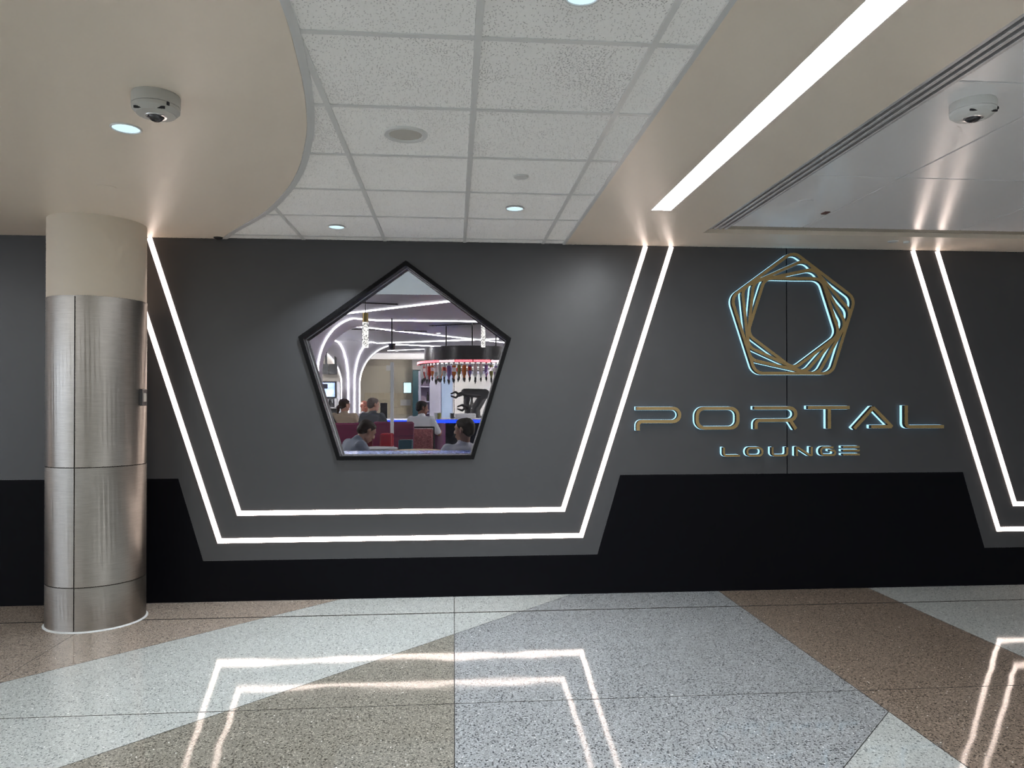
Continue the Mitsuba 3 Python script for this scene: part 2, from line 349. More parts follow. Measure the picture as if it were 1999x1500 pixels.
# slot diffuser
add('plain_panel', slab(rest, ZC, ZC + 0.06), 'mat_ceiling', 'ceiling')
t = thing('slot_diffuser', 'long linear slot air diffuser with dark slots between the beige soffit and metal panels', 'air diffuser')
add('backing', box(DX0, DX1 + 0.02, -6.0, RY - 0.005, PZ + 0.012, PZ + 0.02), 'mat_slot', t)
for i in range(4):
    x = DX0 + 0.003 + i * 0.0385
    add('blade', box(x, x + 0.018, -6.0, RY - 0.008, ZC + 0.002, PZ + 0.010, 0.002), 'mat_blade', t)
# ------------------------------------------------------------------ hall around and behind the camera
say('wall_left', 'plain wall at the left end of the concourse', kind='structure')
add('wall_left', box(XL - 0.2, XL, YB, YW, 0, ZC + 0.1), 'mat_ceiling'); 
say('wall_right', 'plain wall at the right end of the concourse', kind='structure')
add('wall_right', box(XR, XR + 0.2, YB, YW, 0, ZC + 0.1), 'mat_ceiling')
say('wall_front', 'plain wall on the far side of the concourse behind the camera', kind='structure')
add('wall_front', box(XL, XR, YB - 0.2, YB, 0, ZC + 0.1), 'mat_ceiling')
say('window_2', 'tall frosted daylight windows at the left end of the concourse', kind='structure')
for i in range(6):
    add('pane', box(XL + 0.02, XL + 0.03, -10.0 + i * 2.2, -10.0 + i * 2.2 + 2.1, 0.5, 2.6), 'mat_lamp', 'window_2', emit=DAY, ew=1.0)
    add('mullion', box(XL, XL + 0.06, -10.09 + i * 2.2, -10.01 + i * 2.2, 0.4, 2.7), 'mat_trim', 'window_2')
# long ceiling lamps
lamp_say = {-2: 'at the far left of the concourse, unseen, added for fill', -1: 'left of the column, unseen, added for fill', 0: 'set in the beige soffit beside the tiles', 1: 'far right of the metal panels, unseen, added for fill'}
for k in (-2, -1, 0, 1):
    lx = 1.3315 + PER * k
    y1 = 4.615 if k == 0 else 4.6 if k < 1 else -1.8
    t = thing('linear_lamp', 'long white linear ceiling lamp ' + lamp_say[k], 'ceiling lamp')
    zl = ZC if k in (0,) else ZC - 0.012
    lamp = trimesh.Trimesh([(lx - 0.0625, -19.5, zl), (lx + 0.0625, -19.5, zl), (lx + 0.0625, y1, zl), (lx - 0.0625, y1, zl)], [[0, 2, 1], [0, 3, 2]], process=False)
    if k == 0:
        add('diffuser', cat_([lamp]), 'mat_lamp', t, emit=LAMP, ew=30.0)
        add('housing', box(lx - 0.064, lx + 0.064, -19.5, y1 + 0.002, ZC + 0.006, ZC + 0.058), 'mat_white_plastic', t)
    else:
        add('diffuser', lamp, 'mat_lamp', t, emit=[(0.35 if k < 0 else 0.6) * v for v in LAMP], ew=6.0)  # side lamps are unseen, added to fill the hall with light
        add('housing', box(lx - 0.064, lx + 0.064, -19.5, y1 + 0.002, zl + 0.004, ZC - 0.001 if k != 1 else ZC + 0.02), 'mat_white_plastic', t)
for x0, x1, w_ in ((-12.0, -3.2, 'left of and behind the camera'), (1.95, 4.4, 'right of and behind the camera')):  # unseen lamps added so the floor behind bounces light onto the ceiling
    t = thing('fill_lamp', 'added unseen linear fill lamp running along the concourse, ' + w_, 'ceiling lamp')
    zl = ZC - 0.03
    add('diffuser', trimesh.Trimesh([(x0, -1.17, zl), (x1, -1.17, zl), (x1, -0.99, zl), (x0, -0.99, zl)], [[0, 2, 1], [0, 3, 2]], process=False), 'mat_lamp', t, emit=FILL, ew=14.0)
    add('housing', box(x0 - .004, x1 + .004, -1.174, -0.986, zl + 0.003, ZC - 0.0125 if x0 < 0 else ZC + .027), 'mat_white_plastic', t)
# ------------------------------------------------------------------ things on the ceiling
def downlight(c, r, where, z=ZC):
    t = thing('downlight', 'round recessed downlight glowing pale blue ' + where, 'downlight')
    add('trim_ring', lathe([(r * 0.86, z - 0.001), (r * 0.88, z - 0.005), (r * 0.97, z - 0.006), (r, z - 0.003), (r, z), (r * 0.86, z)], 40, (c[0], c[1], 0)), 'mat_white_plastic', t, smooth=40)
    a = np.arange(40) * 2 * np.pi / 40
    V = np.vstack([[(c[0], c[1], z - 0.0015)], np.stack([c[0] + r * .87 * np.cos(a), c[1] + r * .87 * np.sin(a), 0 * a + z - 0.0015], 1)])
    F = [[0, 1 + (i + 1) % 40, 1 + i] for i in range(40)]
    add('lens', trimesh.Trimesh(V, F, process=False), 'mat_lens', t, emit=DOWN)
    scene['beam_%03d' % len([k for k in scene if k.startswith('beam_')])] = {'type': 'spot', 'cutoff_angle': 52.0, 'beam_width': 6.0, 'intensity': {'type': 'rgb', 'value': list(DOWN_SPOT)}, 'sampling_weight': 5.0,
        'to_world': T().look_at(origin=[c[0], c[1], z - 0.02], target=[c[0], c[1], 0.0], up=[0, 1, 0])}
downlight((-1.474, 3.420), 0.066, 'in the beige soffit beside the left camera')
downlight((0.387, 4.640), 0.060, 'in the tiles right of the middle, near the wall')
downlight((-0.822, 5.221), 0.060, 'in the last tile row near the beige curve')
downlight((0.390, 2.194), 0.060, 'at the upper edge of the tiled field')
t = thing('ceiling_speaker', 'round ceiling speaker with a grey grille in a white ring, set in a tile', 'speaker')
c = (-0.222, 3.410)
add('ring', lathe([(0.075, ZC + 0.004), (0.078, ZC - 0.003), (0.098, ZC - 0.004), (0.102, ZC + 0.001), (0.102, ZC + 0.006), (0.075, ZC + 0.006)], 48, (c[0], c[1], 0)), 'mat_white_plastic', t, smooth=40)
add('grille', lathe([(0.0, ZC + 0.0005), (0.05, ZC + 0.001), (0.076, ZC + 0.003), (0.076, ZC + 0.0055), (0.0, ZC + 0.0055)], 48, (c[0], c[1], 0)), 'mat_grille', t, smooth=40)
def cover(c, r, lab, z, m='mat_white_plastic', drop=0.006):
    add('cover_plate', lathe([(0.0, z - drop), (r * 0.9, z - drop), (r, z - drop * 0.5), (r, z + 0.004), (0, z + 0.004)], 36, (c[0], c[1], 0)), m, smooth=40, label=lab, cat='cover plate')
cover((0.368, 3.995), 0.042, 'small white round cover plate in a ceiling tile above the middle downlight', ZC + 0.004, drop=0.008)
cover((-1.987, 4.369), 0.052, 'flush beige round cover plate in the soffit above the column', ZC, 'mat_soffit', 0.004)
cover((2.205, 4.438), 0.046, 'flush grey round cover plate in the metal panel above the sign', PZ, 'mat_panel', 0.004)
t = thing('sprinkler_cover', 'small pale sprinkler with two discs in the soffit strip above the right light strips', 'sprinkler')
add('disc', lathe([(0.0, ZC - 0.006), (0.035, ZC - 0.005), (0.04, ZC), (0, ZC)], 28, (3.36, 5.36, 0)), 'mat_white_plastic', t, smooth=40)
add('disc', lathe([(0.0, ZC - 0.014), (0.022, ZC - 0.012), (0.026, ZC), (0, ZC)], 28, (3.47, 5.36, 0)), 'mat_white_plastic', t, smooth=40)
add('panel_clip', box(2.452, 2.49, 4.66, 4.72, PZ - 0.006, PZ + 0.004, 0.002), 'mat_red', label='small dull red clip at the seam of the metal ceiling panels', cat='clip')
add('edge_cap', lathe([(0.0, ZC - 0.012), (0.02, ZC - 0.010), (0.032, ZC - 0.004), (0.034, ZC), (0, ZC)], 24, (-1.757, YW - 0.036, 0)), 'mat_dark', smooth=40, label='small black cap where the beige curve meets the wall', cat='cap')
def camera_(c, z, r, h, lab, mb, ms):
    t = thing('security_camera', lab, 'camera')
    ring = Polygon([(r * math.cos(a) * (1.0 if i % 2 else 1.0), r * math.sin(a)) for i, a in enumerate(np.linspace(0, 2 * math.pi, 49)[:-1])])
    add('base', lathe([(0, z), (r * 0.98, z), (r, z - 0.004), (r, z - h * 0.52), (r * 0.985, z - h * 0.54), (0, z - h * 0.54)], 48, (c[0], c[1], 0)), mb, t, smooth=35)
    add('cover', lathe([(0, z - h * 0.54), (r * 0.96, z - h * 0.54), (r * 0.99, z - h * 0.56), (r * 0.985, z - h * 0.72), (r * 0.80, z - h * 0.93), (r * 0.42, z - h), (r * 0.34, z - h * 0.97), (0, z - h * 0.97)], 48, (c[0], c[1], 0)), mb, t, smooth=35)
    add('lens_ring', lathe([(r * 0.34, z - h * 0.96), (r * 0.35, z - h * 1.03), (r * 0.44, z - h * 1.02), (r * 0.46, z - h * 0.96)], 36, (c[0], c[1], 0)), 'mat_lens_ring', t, smooth=40)
    a = np.linspace(0, math.pi / 2, 8)
    add('lens_dome', lathe([(0, z - h * 0.95)] + [(r * 0.33 * math.cos(b), z - h * (0.95 + 0.30 * math.sin(b))) for b in a], 32, (c[0], c[1], 0)), 'mat_dark_lens', t, smooth=60)
    add('vent', cat_([box(c[0] + dx - 0.014, c[0] + dx + 0.014, c[1] - r * 0.76, c[1] - r * 0.68, z - h * 0.90, z - h * 0.80) for dx in (-0.045, 0.0, 0.045)]), ms, t)
    add('release_tab', box(c[0] + r * 0.70, c[0] + r * 0.80, c[1] - r * 0.70, c[1] - r * 0.55, z - h * 0.72, z - h * 0.55, 0.002), ms, t)
camera_((-1.198, 3.05), ZC, 0.091, 0.085, 'grey fisheye ceiling camera on the beige soffit with a dark dome lens', 'mat_grey_plastic', 'mat_slot')
camera_((2.190, 2.925), PZ, 0.088, 0.066, 'white round ceiling camera on the grey metal panels', 'mat_white_plastic', 'mat_slot')

# ------------------------------------------------------------------ column
CX, CY, CR = -2.4525, 5.264, 0.306
col = thing('column', 'round column clad in brushed stainless steel below a beige painted top', 'column')
def shell(z0, z1, r, a0, a1, th=0.004, n=72):
    k = max(6, int(n * (a1 - a0) / (2 * math.pi))); a = np.linspace(a0, a1, k + 1)
    out = [(CX + r * math.cos(b), CY + r * math.sin(b)) for b in a] + [(CX + (r - th) * math.cos(b), CY + (r - th) * math.sin(b)) for b in a[::-1]]
    return slab(Polygon(out), z0, z1)
add('core', lathe([(0, 0.002), (CR - 0.006, 0.002), (CR - 0.006, 2.19), (0, 2.19)], 72, (CX, CY, 0)), 'mat_steel_dark', col, smooth=40)
add('painted_top', lathe([(0, 2.193), (CR - 0.002, 2.193), (CR - 0.002, ZC), (0, ZC)], 96, (CX, CY, 0)), 'mat_column_paint', col, smooth=40, label='beige painted upper part')
fr = -math.pi / 2; g = 0.0035 / CR
for z0, z1 in ((0.006, 0.287), (0.2935, 1.0660), (1.0725, 2.186)):
    for a0 in (fr, fr + math.pi):
        add('cladding', shell(z0, z1, CR, a0 + g, a0 + math.pi - g), 'mat_steel', col, smooth=30)
add('top_cap', lathe([(CR - 0.01, 2.186), (CR + 0.0025, 2.186), (CR + 0.0025, 2.1925), (CR - 0.01, 2.1925)], 96, (CX, CY, 0)), 'mat_steel', col, smooth=40)
add('sealant', lathe([(CR - 0.004, 0.0), (CR + 0.013, 0.0), (CR + 0.008, 0.005), (CR, 0.0075), (CR - 0.004, 0.0075)], 96, (CX, CY, 0)), 'mat_sealant', col, smooth=50, label='pale ring of sealant at the floor')
t = thing('outlet_plate', 'small dark plate on the right side of the steel column', 'wall plate')
add('plate', box(CX + CR - 0.012, CX + CR + 0.014, CY - 0.052, CY + 0.03, 1.472, 1.588, 0.003), 'mat_satin_dark', t)
add('socket', box(CX + CR + 0.012, CX + CR + 0.0165, CY - 0.034, CY + 0.012, 1.50, 1.56, 0.002), 'mat_grey_plastic', t)

# ------------------------------------------------------------------ illuminated sign
YS = YW - 0.068                                                   # front faces
def letter(k, g, depth0=0.031, word=None):
    """halo on the wall, dark return, bronze face"""
    add('halo', upright(g.buffer(0.0015), YW - depth0, YW - 0.0008), 'mat_halo', k, emit=SIGN, ew=0.6, label='glowing pale blue acrylic back')
    add('return', upright(g, YS + 0.004, YW - depth0), 'mat_bronze_side', k)
    add('face', upright(g, YS, YS + 0.004), 'mat_bronze', k)
def pth(P): return LineString(P)
def arc(cx, cz, rx, rz, a0, a1, n=10): return [(cx + rx * math.cos(math.radians(a)), cz + rz * math.sin(math.radians(a))) for a in np.linspace(a0, a1, n)]
S = 1.0 / 5.88 / 1429 * (YS)                                      # metres per drawing unit
def unit(P, ox, oz): return [(ox + x * S * 1.0035, oz - z * S) for x, z in P]
def stroke(lines, w, cap=2): return unary_union([LineString(l).buffer(w / 2, cap_style=cap, join_style=1, quad_segs=6) for l in lines])
O1 = (1.323, 1.557); O2 = (2.639, 1.558)
KX = (O2[0] - O1[0]) / (320 * 5.88)
def U(P, o): return [(o[0] + x * KX, o[1] - y * KX) for x, y in P]
W1 = 37 * KX
PORTAL = [
 ('P', O1, [[(132, 157), (545, 157)] + [(545 + 76 * math.sin(a), 230 - 73 * math.cos(a)) for a in np.linspace(0, math.pi, 14)] + [(545, 303), (195, 303)] + [(193 - 43 * math.sin(a), 346 - 43 * math.cos(a)) for a in np.linspace(0, math.pi / 2, 6)] + [(150, 403)]]),
 ('O', O1, 'rr', (822, 1290, 157, 377, 85)),
 ('R', O1, [[(1478, 153), (1890, 153)] + [(1890 + 72 * math.sin(a), 222.5 - 69.5 * math.cos(a)) for a in np.linspace(0, math.pi, 14)] + [(1890, 292), (1545, 292)] + [(1543 - 43 * math.sin(a), 335 - 43 * math.cos(a)) for a in np.linspace(0, math.pi / 2, 6)] + [(1500, 392)], [(1898, 292), (1964, 392)]]),
 ('T', O2, [[(226, 150), (715, 150)], [(475, 150), (475, 390)]]),
 ('A', O2, [[(770, 391), (1000, 148)], [(994, 148), (1222, 374)], [(1215, 370), (972, 370)]]),
 ('L', O2, [[(1390, 128), (1390, 330)] + [(1430 - 40 * math.cos(a), 332 + 40 * math.sin(a)) for a in np.linspace(0, math.pi / 2, 6)] + [(1842, 372)]])]
def rr(x0, x1, y0, y1, r):
    P = []
    for cx, cy, a0 in ((x1 - r, y0 + r, -90), (x1 - r, y1 - r, 0), (x0 + r, y1 - r, 90), (x0 + r, y0 + r, 180)):
        P += [(cx + r * math.cos(math.radians(a)), cy + r * math.sin(math.radians(a))) for a in np.linspace(a0, a0 + 90, 8)]
    return P + P[:1]
ORD = {'P': 'first', 'O': 'second', 'R': 'third', 'T': 'fourth', 'A': 'fifth', 'L': 'last'}
for it in PORTAL:
    lines = [U(rr(*it[3]), it[1])] if it[2] == 'rr' else [U(l, it[1]) for l in it[2]]
    k = thing('sign_letter', 'bronze backlit letter %s, %s letter of the large word PORTAL' % (it[0], ORD[it[0]]), 'sign letter', 'letters of the word PORTAL')
    letter(k, stroke(lines, W1))
W2 = 21 * KX
LOUNGE_L = [
 ('L', 'first', O1, [[(1128, 596), (1128, 660)] + [(1158 - 30 * math.cos(a), 660 + 30 * math.sin(a)) for a in np.linspace(0, math.pi / 2, 5)] + [(1312, 690)]]),
 ('O', 'second', O1, 'rr', (1398, 1572, 604, 690, 40)),
 ('U', 'third', O1, [[(1690, 597), (1690, 655)] + [(1722 - 32 * math.cos(a), 658 + 32 * math.sin(a)) for a in np.linspace(0, math.pi / 2, 5)] + [(1832, 690)] + [(1830 + 32 * math.sin(a), 658 + 32 * math.cos(a)) for a in np.linspace(0, math.pi / 2, 5)] + [(1862, 597)]]),
 ('N', 'fourth', O2, [[(93, 698), (93, 604), (110, 604), (245, 690), (267, 690), (267, 596)]]),
 ('G', 'fifth', O2, [[(522, 604), (415, 604)] + [(415 - 40 * math.sin(a), 647 - 43 * math.cos(a)) for a in np.linspace(0, math.pi, 9)] + [(415, 690), (518, 690)] + [(518 + 26 * math.sin(a), 664 + 26 * math.cos(a)) for a in np.linspace(0, math.pi, 8)] + [(480, 638)]]),
 ('E', 'last', O2, [[(636, 600), (832, 600)], [(636, 640), (832, 640)], [(636, 685), (832, 685)]])]
for it in LOUNGE_L:
    lines = [U(rr(*it[4]), it[2])] if it[3] == 'rr' else [U(l, it[2]) for l in it[3]]
    k = thing('sign_letter', 'small bronze backlit letter %s, %s letter of the word LOUNGE' % (it[0], it[1]), 'sign letter', 'letters of the word LOUNGE')
    letter(k, stroke(lines, W2))
EC = (2.681, 2.155); ER = 131.6 / 1429 * 5.592 * 1.035
k = thing('sign_emblem', 'bronze backlit emblem of four nested rotated pentagons above the word PORTAL', 'emblem')
rings = []
for i in range(4):
    R_ = ER * (0.745 ** (i / 3.0)); rot = 12.0 * i
    P = Polygon([(EC[0] + R_ * math.sin(math.radians(72 * q + rot)), EC[1] + R_ * math.cos(math.radians(72 * q + rot))) for q in range(5)])
    rc = 0.088
    P = P.buffer(-rc, join_style=2).buffer(rc, quad_segs=10)
    rings.append(P.exterior.buffer(0.0118))
allr = unary_union(rings)
add('halo', upright(allr.buffer(0.001), YW - 0.031, YW - 0.0008), 'mat_halo', k, emit=SIGN, ew=0.6, label='glowing pale blue acrylic back')
add('return', upright(allr, YS + 0.004, YW - 0.031), 'mat_bronze_side', k)
done = None
for i, r_ in enumerate(rings):
    g_ = r_ if done is None else r_.difference(done)
    done = r_ if done is None else done.union(r_)
    add('ring', upright(g_, YS, YS + 0.004), 'mat_bronze', k)
# ================================================================== the lounge behind the window
ZF, ZL, YN, YE = 0.15, 3.10, YW + 0.20, 25.0
LX0, LX1 = -8.0, 8.0
say('floor_lounge', 'dark carpet floor of the lounge', kind='structure'); add('floor_lounge', box(LX0, LX1, YN, YE, -0.1, ZF), 'mat_lounge_floor')
say('ceiling_lounge', 'lilac grey lounge ceiling with a pale strip of added glow by the window', kind='structure')
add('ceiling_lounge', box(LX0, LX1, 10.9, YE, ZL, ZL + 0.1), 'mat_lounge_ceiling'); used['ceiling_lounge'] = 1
add('glow_strip', box(LX0, LX1, YN, 10.9, ZL - 0.002, ZL + 0.1), 'mat_lounge_near', 'ceiling_lounge', emit=(0.125, 0.15, 0.158), ew=1.0, label='paler part nearest the window with an added glow, no lamp behind')  # made to emit so this ceiling part looks brighter
for x0, y0, x1, y1 in ((-2.2, 11.6, -0.9, 11.95), (0.1, 11.4, 0.6, 11.55), (-2.2, 16.0, -0.6, 16.4), (-0.5, 15.2, 0.9, 14.5)):
    add('slot', tube([(x0, y0, ZL - 0.004), (x1, y1, ZL - 0.004)], 0.014, 6), 'mat_slot', 'ceiling_lounge', label='thin dark air slot')
say('wall_lounge_left', 'left wall of the lounge', kind='structure'); add('wall_lounge_left', box(LX0 - 0.1, LX0, YN, YE, ZF, ZL), 'mat_lounge_wall')
say('wall_lounge_right', 'right wall of the lounge', kind='structure'); add('wall_lounge_right', box(LX1, LX1 + 0.1, YN, YE, ZF, ZL), 'mat_lounge_wall')
say('wall_lounge_back', 'beige back wall of the lounge above a darker tiled wainscot', kind='structure')
add('wall_lounge_back', box(LX0, LX1, YE, YE + 0.1, ZF, ZL), 'mat_lounge_wall'); used['wall_lounge_back'] = 1
wz = (-2.551, 1.853)[1]
for i in range(9):
    for j in range(3):
        x0 = -3.0 + i * 0.22
        add('wainscot_tile', box(x0 + 0.006, x0 + 0.214, YE - 0.012, YE, wz - (j + 1) * 0.25 + 0.006, wz - j * 0.25 - 0.006, 0.003), 'mat_wainscot', 'wall_lounge_back')
add('added_washer', cat_([box(x - 0.05, x + 0.05, YE - 0.40, YE - 0.30, ZL - 0.012, ZL - 0.002) for x in (-2.35, -1.78, -3.4)]), 'mat_lamp', 'wall_lounge_back', emit=(30, 28, 24), ew=0.6)  # small lamps added to brighten the back wall
for i, x in enumerate((-2.5, -1.7, -0.9, 0.8)):  # added beams, set apart from the boxes, that lift the back wall
    scene['added_washer_beam_%d' % i] = {'type': 'spot', 'cutoff_angle': 65.0, 'beam_width': 25.0, 'intensity': {'type': 'rgb', 'value': [4.6, 4.3, 3.6]}, 'sampling_weight': 3.0,
        'to_world': T().look_at(origin=[x, (YE - 1.0 if i < 2 else YE - 2.2), ZL - .05], target=[x, YE, 1.7], up=[0, 0, 1])}
# flared columns with light lines
def vault(at, r0, a, b, z0, zt=ZL, n=16):
    th = np.linspace(0, math.pi / 2, n)
    return [(0, ZF), (r0, ZF), (r0, z0)] + [(r0 + a * (1 - math.cos(t)), z0 + (zt - z0) * math.sin(t)) for t in th[1:]]
def vault_pt(c, r0, a, z0, az, t, off=0.012):
    r = r0 + a * (1 - math.cos(t)) + off * math.cos(t); z = z0 + (ZL - z0) * math.sin(t) - off * math.sin(t)
    return (c[0] + r * math.cos(az), c[1] + r * math.sin(az), z)
def vault_line(c, r0, a, z0, az, tail, zb=ZF + 0.05, tmax=math.pi / 2, n=14):
    az = math.radians(az)
    P = [(c[0] + (r0 + .012) * math.cos(az), c[1] + (r0 + .012) * math.sin(az), zb)] + [vault_pt(c, r0, a, z0, az, t) for t in np.linspace(0, tmax, n)]
    return P + list(tail)
cA = (-2.86, 14.7); cB = (-2.82, 20.4)
for c, r0, a, z0, lab in ((cA, 0.27, 1.05, 2.12, 'flared lilac column at the left edge of the window, nearer to the glass'), (cB, 0.25, 1.10, 2.02, 'pale column flaring like a tree into the lounge ceiling, outlined by light lines')):
    add('flared_column', lathe(vault(c, r0, a, 0, z0), 48, (c[0], c[1], 0)), 'mat_lounge_column', smooth=40, label=lab, cat='column')
def lightline(path, r, lab, n=6): add('light_line', tube(path, r, n), 'mat_strip', emit=LOUNGE, ew=0.7, label=lab, cat='light strip', group='light lines in the lounge')
zl = ZL - 0.012
lightline(vault_line(cB, .25, 1.10, 2.02, 200, [], tmax=1.25), 0.017, 'light line on the left edge of the tree-like column')
lightline(vault_line(cB, .25, 1.10, 2.02, 262, [(-3.0, 17.8, zl)]), 0.020, 'thick light line bending left on the front of the tree-like column')
lightline(vault_line(cB, .25, 1.10, 2.02, 300, [(-2.0, 19.6, zl), (1.104, 3.120)[:1] + (18.1, zl)]), 0.019, 'light line that leaves the tree-like column to the right along the ceiling, nearer one')
lightline(vault_line(cB, .25, 1.10, 2.02, 345, [(-1.2, 20.2, zl), (0.07, 20.9, zl)]), 0.016, 'light line that leaves the tree-like column to the right and ends above the bar')
lightline(vault_line(cA, .27, 1.05, 2.12, 322, [(-1.5, 14.25, zl), (0.62, 14.3, zl)], tmax=1.5), 0.014, 'light line curving off the left column and running level across the ceiling')
lightline(vault_line(cA, .27, 1.05, 2.12, 262, [], tmax=0.9), 0.017, 'short light line at the far left edge of the window')
lightline([(-2.02, 13.3, zl), (-0.05, 11.5, zl)], 0.014, 'topmost light line rising to the right')
lightline([(-2.21, 15.2, zl), (1.5, 19.4, zl)], 0.0145, 'light line falling to the right and crossing another above the bar')
lightline([(-2.0, 22.4, zl), (-0.7, 21.6, zl)], 0.010, 'thin farthest light line left of the bar canopy')
add('cove_light', box(-3.0, -0.75, 23.6, 24.2, ZL - 0.16, ZL - 0.01, 0.01), 'mat_white', emit=(0.42, 0.40, 0.39), label='broad pale light cove along the back of the lounge', cat='light cove')
add('cove_light', box(-5.2, -3.62, 21.0, 21.5, ZL - 0.16, ZL - 0.01, 0.01), 'mat_white', emit=(0.5, 0.48, 0.47), label='pale light cove at the left behind the flared column', cat='light cove')
for x, y, w in ((-1.60, 13.0, 'above the brass pendant'), (0.95, 16.2, 'at the right edge of the window'), (-0.35, 16.8, 'in the middle of the lounge ceiling'), (-2.60, 23.0, 'at the back, left of the white post'), (-1.75, 22.8, 'at the back, right of the white post')):
    t = thing('lounge_downlight', 'small round downlight ' + w, 'downlight')
    add('ring', lathe([(0.05, ZL), (0.05, ZL - 0.008), (0.075, ZL - 0.006), (0.075, ZL)], 20, (x, y, 0)), 'mat_white', t)
    add('lens', lathe([(0.0, ZL - 0.004), (0.05, ZL - 0.004), (0.05, ZL - 0.001), (0, ZL - 0.001)], 16, (x, y, 0)), 'mat_lamp', t, emit=(5, 5, 5))
# lights added to fill the lounge: big made-up ceiling panels out of sight, tinted accent bars
for i, (x, y, e) in enumerate(((-4.4, 9.6, (15, 15, 15.5)), (4.0, 9.6, (15, 15, 15.5)), (4.2, 14.2, (58, 58, 58.5)), (-4.8, 16.6, (56, 56, 56.5)), (3.1, 21.2, (30, 30, 31)))):
    t = thing('fill_panel', 'added unseen square white fill panel ' + ('left by the window', 'right by the window', 'right of the bar canopy', 'left beyond the flared column', 'right before the back bar')[i], 'ceiling lamp')
    add('diffuser', box(x - 0.6, x + 0.6, y - 0.6, y + 0.6, ZL - 0.02, ZL - 0.006), 'mat_lamp', t, emit=e, ew=6.0)
    add('frame', slab(sbox(x - .63, y - .63, x + .63, y + .63).difference(sbox(x - .6, y - .6, x + .6, y + .6)), ZL - 0.025, ZL), 'mat_white', t)
t = thing('floor_uplight', 'small violet floor spotlight aimed at the left flared column', 'lamp')
add('body', lathe([(0, ZF), (.07, ZF), (.07, ZF + .16), (.055, ZF + .16), (.055, ZF + .14), (0, ZF + .14)], 20, (-3.7, 12.7, 0)), 'mat_dark', t)
scene['violet_beam'] = {'type': 'spot', 'cutoff_angle': 30.0, 'beam_width': 12.0, 'intensity': {'type': 'rgb', 'value': [7.0, 5.6, 36.0]}, 'sampling_weight': 0.8, 'to_world': T().look_at(origin=[-3.7, 12.7, ZF + .2], target=[-2.75, 14.3, 2.7], up=[0, 0, 1])}
# pendants
def pendant(x, y, zb, h, hb, r, lab):
    t = thing('pendant_lamp', lab, 'pendant lamp')
    add('cord', tube([(x, y, zb + h + hb - 0.002), (x, y, ZL)], 0.004, 6), 'mat_dark', t)
    add('cap', lathe([(0, zb + h), (r * 0.92, zb + h), (r * 0.92, zb + h + hb), (0, zb + h + hb)], 20, (x, y, 0)), 'mat_brass', t, smooth=40, label='brass cap')
    add('crystal', lathe([(0, zb), (r * 0.97, zb), (r, zb + 0.005), (r, zb + h), (0, zb + h)], 20, (x, y, 0)), 'mat_strip', t, label='bubbled crystal tube', emit=(0.62, 0.60, 0.56))
    rp = random.Random(3); ms = []
    for q in range(150):
        a, zz = rp.uniform(0, 6.283), zb + rp.uniform(.01, h - .01); m = trimesh.creation.icosphere(subdivisions=0, radius=rp.uniform(.005, .010)); m.apply_translation([x + r * math.cos(a), y + r * math.sin(a), zz]); ms.append(m)
    add('bubbles', cat_(ms), 'mat_grey', t, kind='stuff')
    add('ceiling_rose', lathe([(0, ZL - 0.02), (0.04, ZL - 0.015), (0.05, ZL), (0, ZL)], 20, (x, y, 0)), 'mat_brass', t)
pendant(-1.19, 10.0, 2.24, 0.345, 0.125, 0.042, 'bubbled crystal tube pendant with a brass cap, left in the window')
pendant(0.48, 12.0, 2.41, 0.37, 0.125, 0.034, 'slim glowing crystal pendant at the right edge of the window')
t = thing('lounge_camera', 'small black camera under the ceiling beside the tree-like column', 'camera')
add('body', lathe([(0, 2.50), (0.05, 2.52), (0.07, 2.62), (0, 2.62)], 16, (-1.17, 14.0, 0)), 'mat_dark', t, smooth=40)
add('stem', tube([(-1.17, 14.0, 2.61), (-1.17, 14.0, ZL)], 0.012, 8), 'mat_dark', t)

# ------------------------------------------------------------------ bar with bottle canopy
DC = (0.36, 15.0)
t = thing('bar_canopy', 'round black canopy with a red light rim above the bar, hung with bottles', 'canopy')
add('drum', lathe([(0, 2.325), (0.96, 2.325), (0.96, 2.60), (0, 2.60)], 72, (DC[0], DC[1], 0)), 'mat_satin_dark', t, smooth=30)
add('plate', lathe([(0, 2.275), (1.09, 2.275), (1.09, 2.322), (0, 2.322)], 72, (DC[0], DC[1], 0)), 'mat_satin_dark', t, smooth=30)
add('bottle_light', slab(Point(DC).buffer(0.90, 40).difference(Point(DC).buffer(0.80, 40)), 2.268, 2.2745), 'mat_strip', t, emit=(2.2, 2.3, 2.4), ew=0.6)
for i in range(20):
    a = np.linspace(math.radians(18 * i + .5), math.radians(18 * i + 17.5), 6)
    P = [(DC[0] + 1.108 * math.cos(b), DC[1] + 1.108 * math.sin(b)) for b in a] + [(DC[0] + 1.091 * math.cos(b), DC[1] + 1.091 * math.sin(b)) for b in a[::-1]]
    add('rim_light', slab(Polygon(P), 2.277, 2.320), 'mat_strip', t, emit=(2.6, 0.10, 0.14) if i % 3 != 1 else (0.85, 0.42, 0.45), label='red light segment' if i % 3 != 1 else 'pale pink light segment')
for a in (30, 150, 270):
    add('hanger', tube([(DC[0] + .6 * math.cos(math.radians(a)), DC[1] + .6 * math.sin(math.radians(a)), 2.59), (DC[0] + .6 * math.cos(math.radians(a)), DC[1] + .6 * math.sin(math.radians(a)), ZL)], 0.012, 8), 'mat_dark', t)
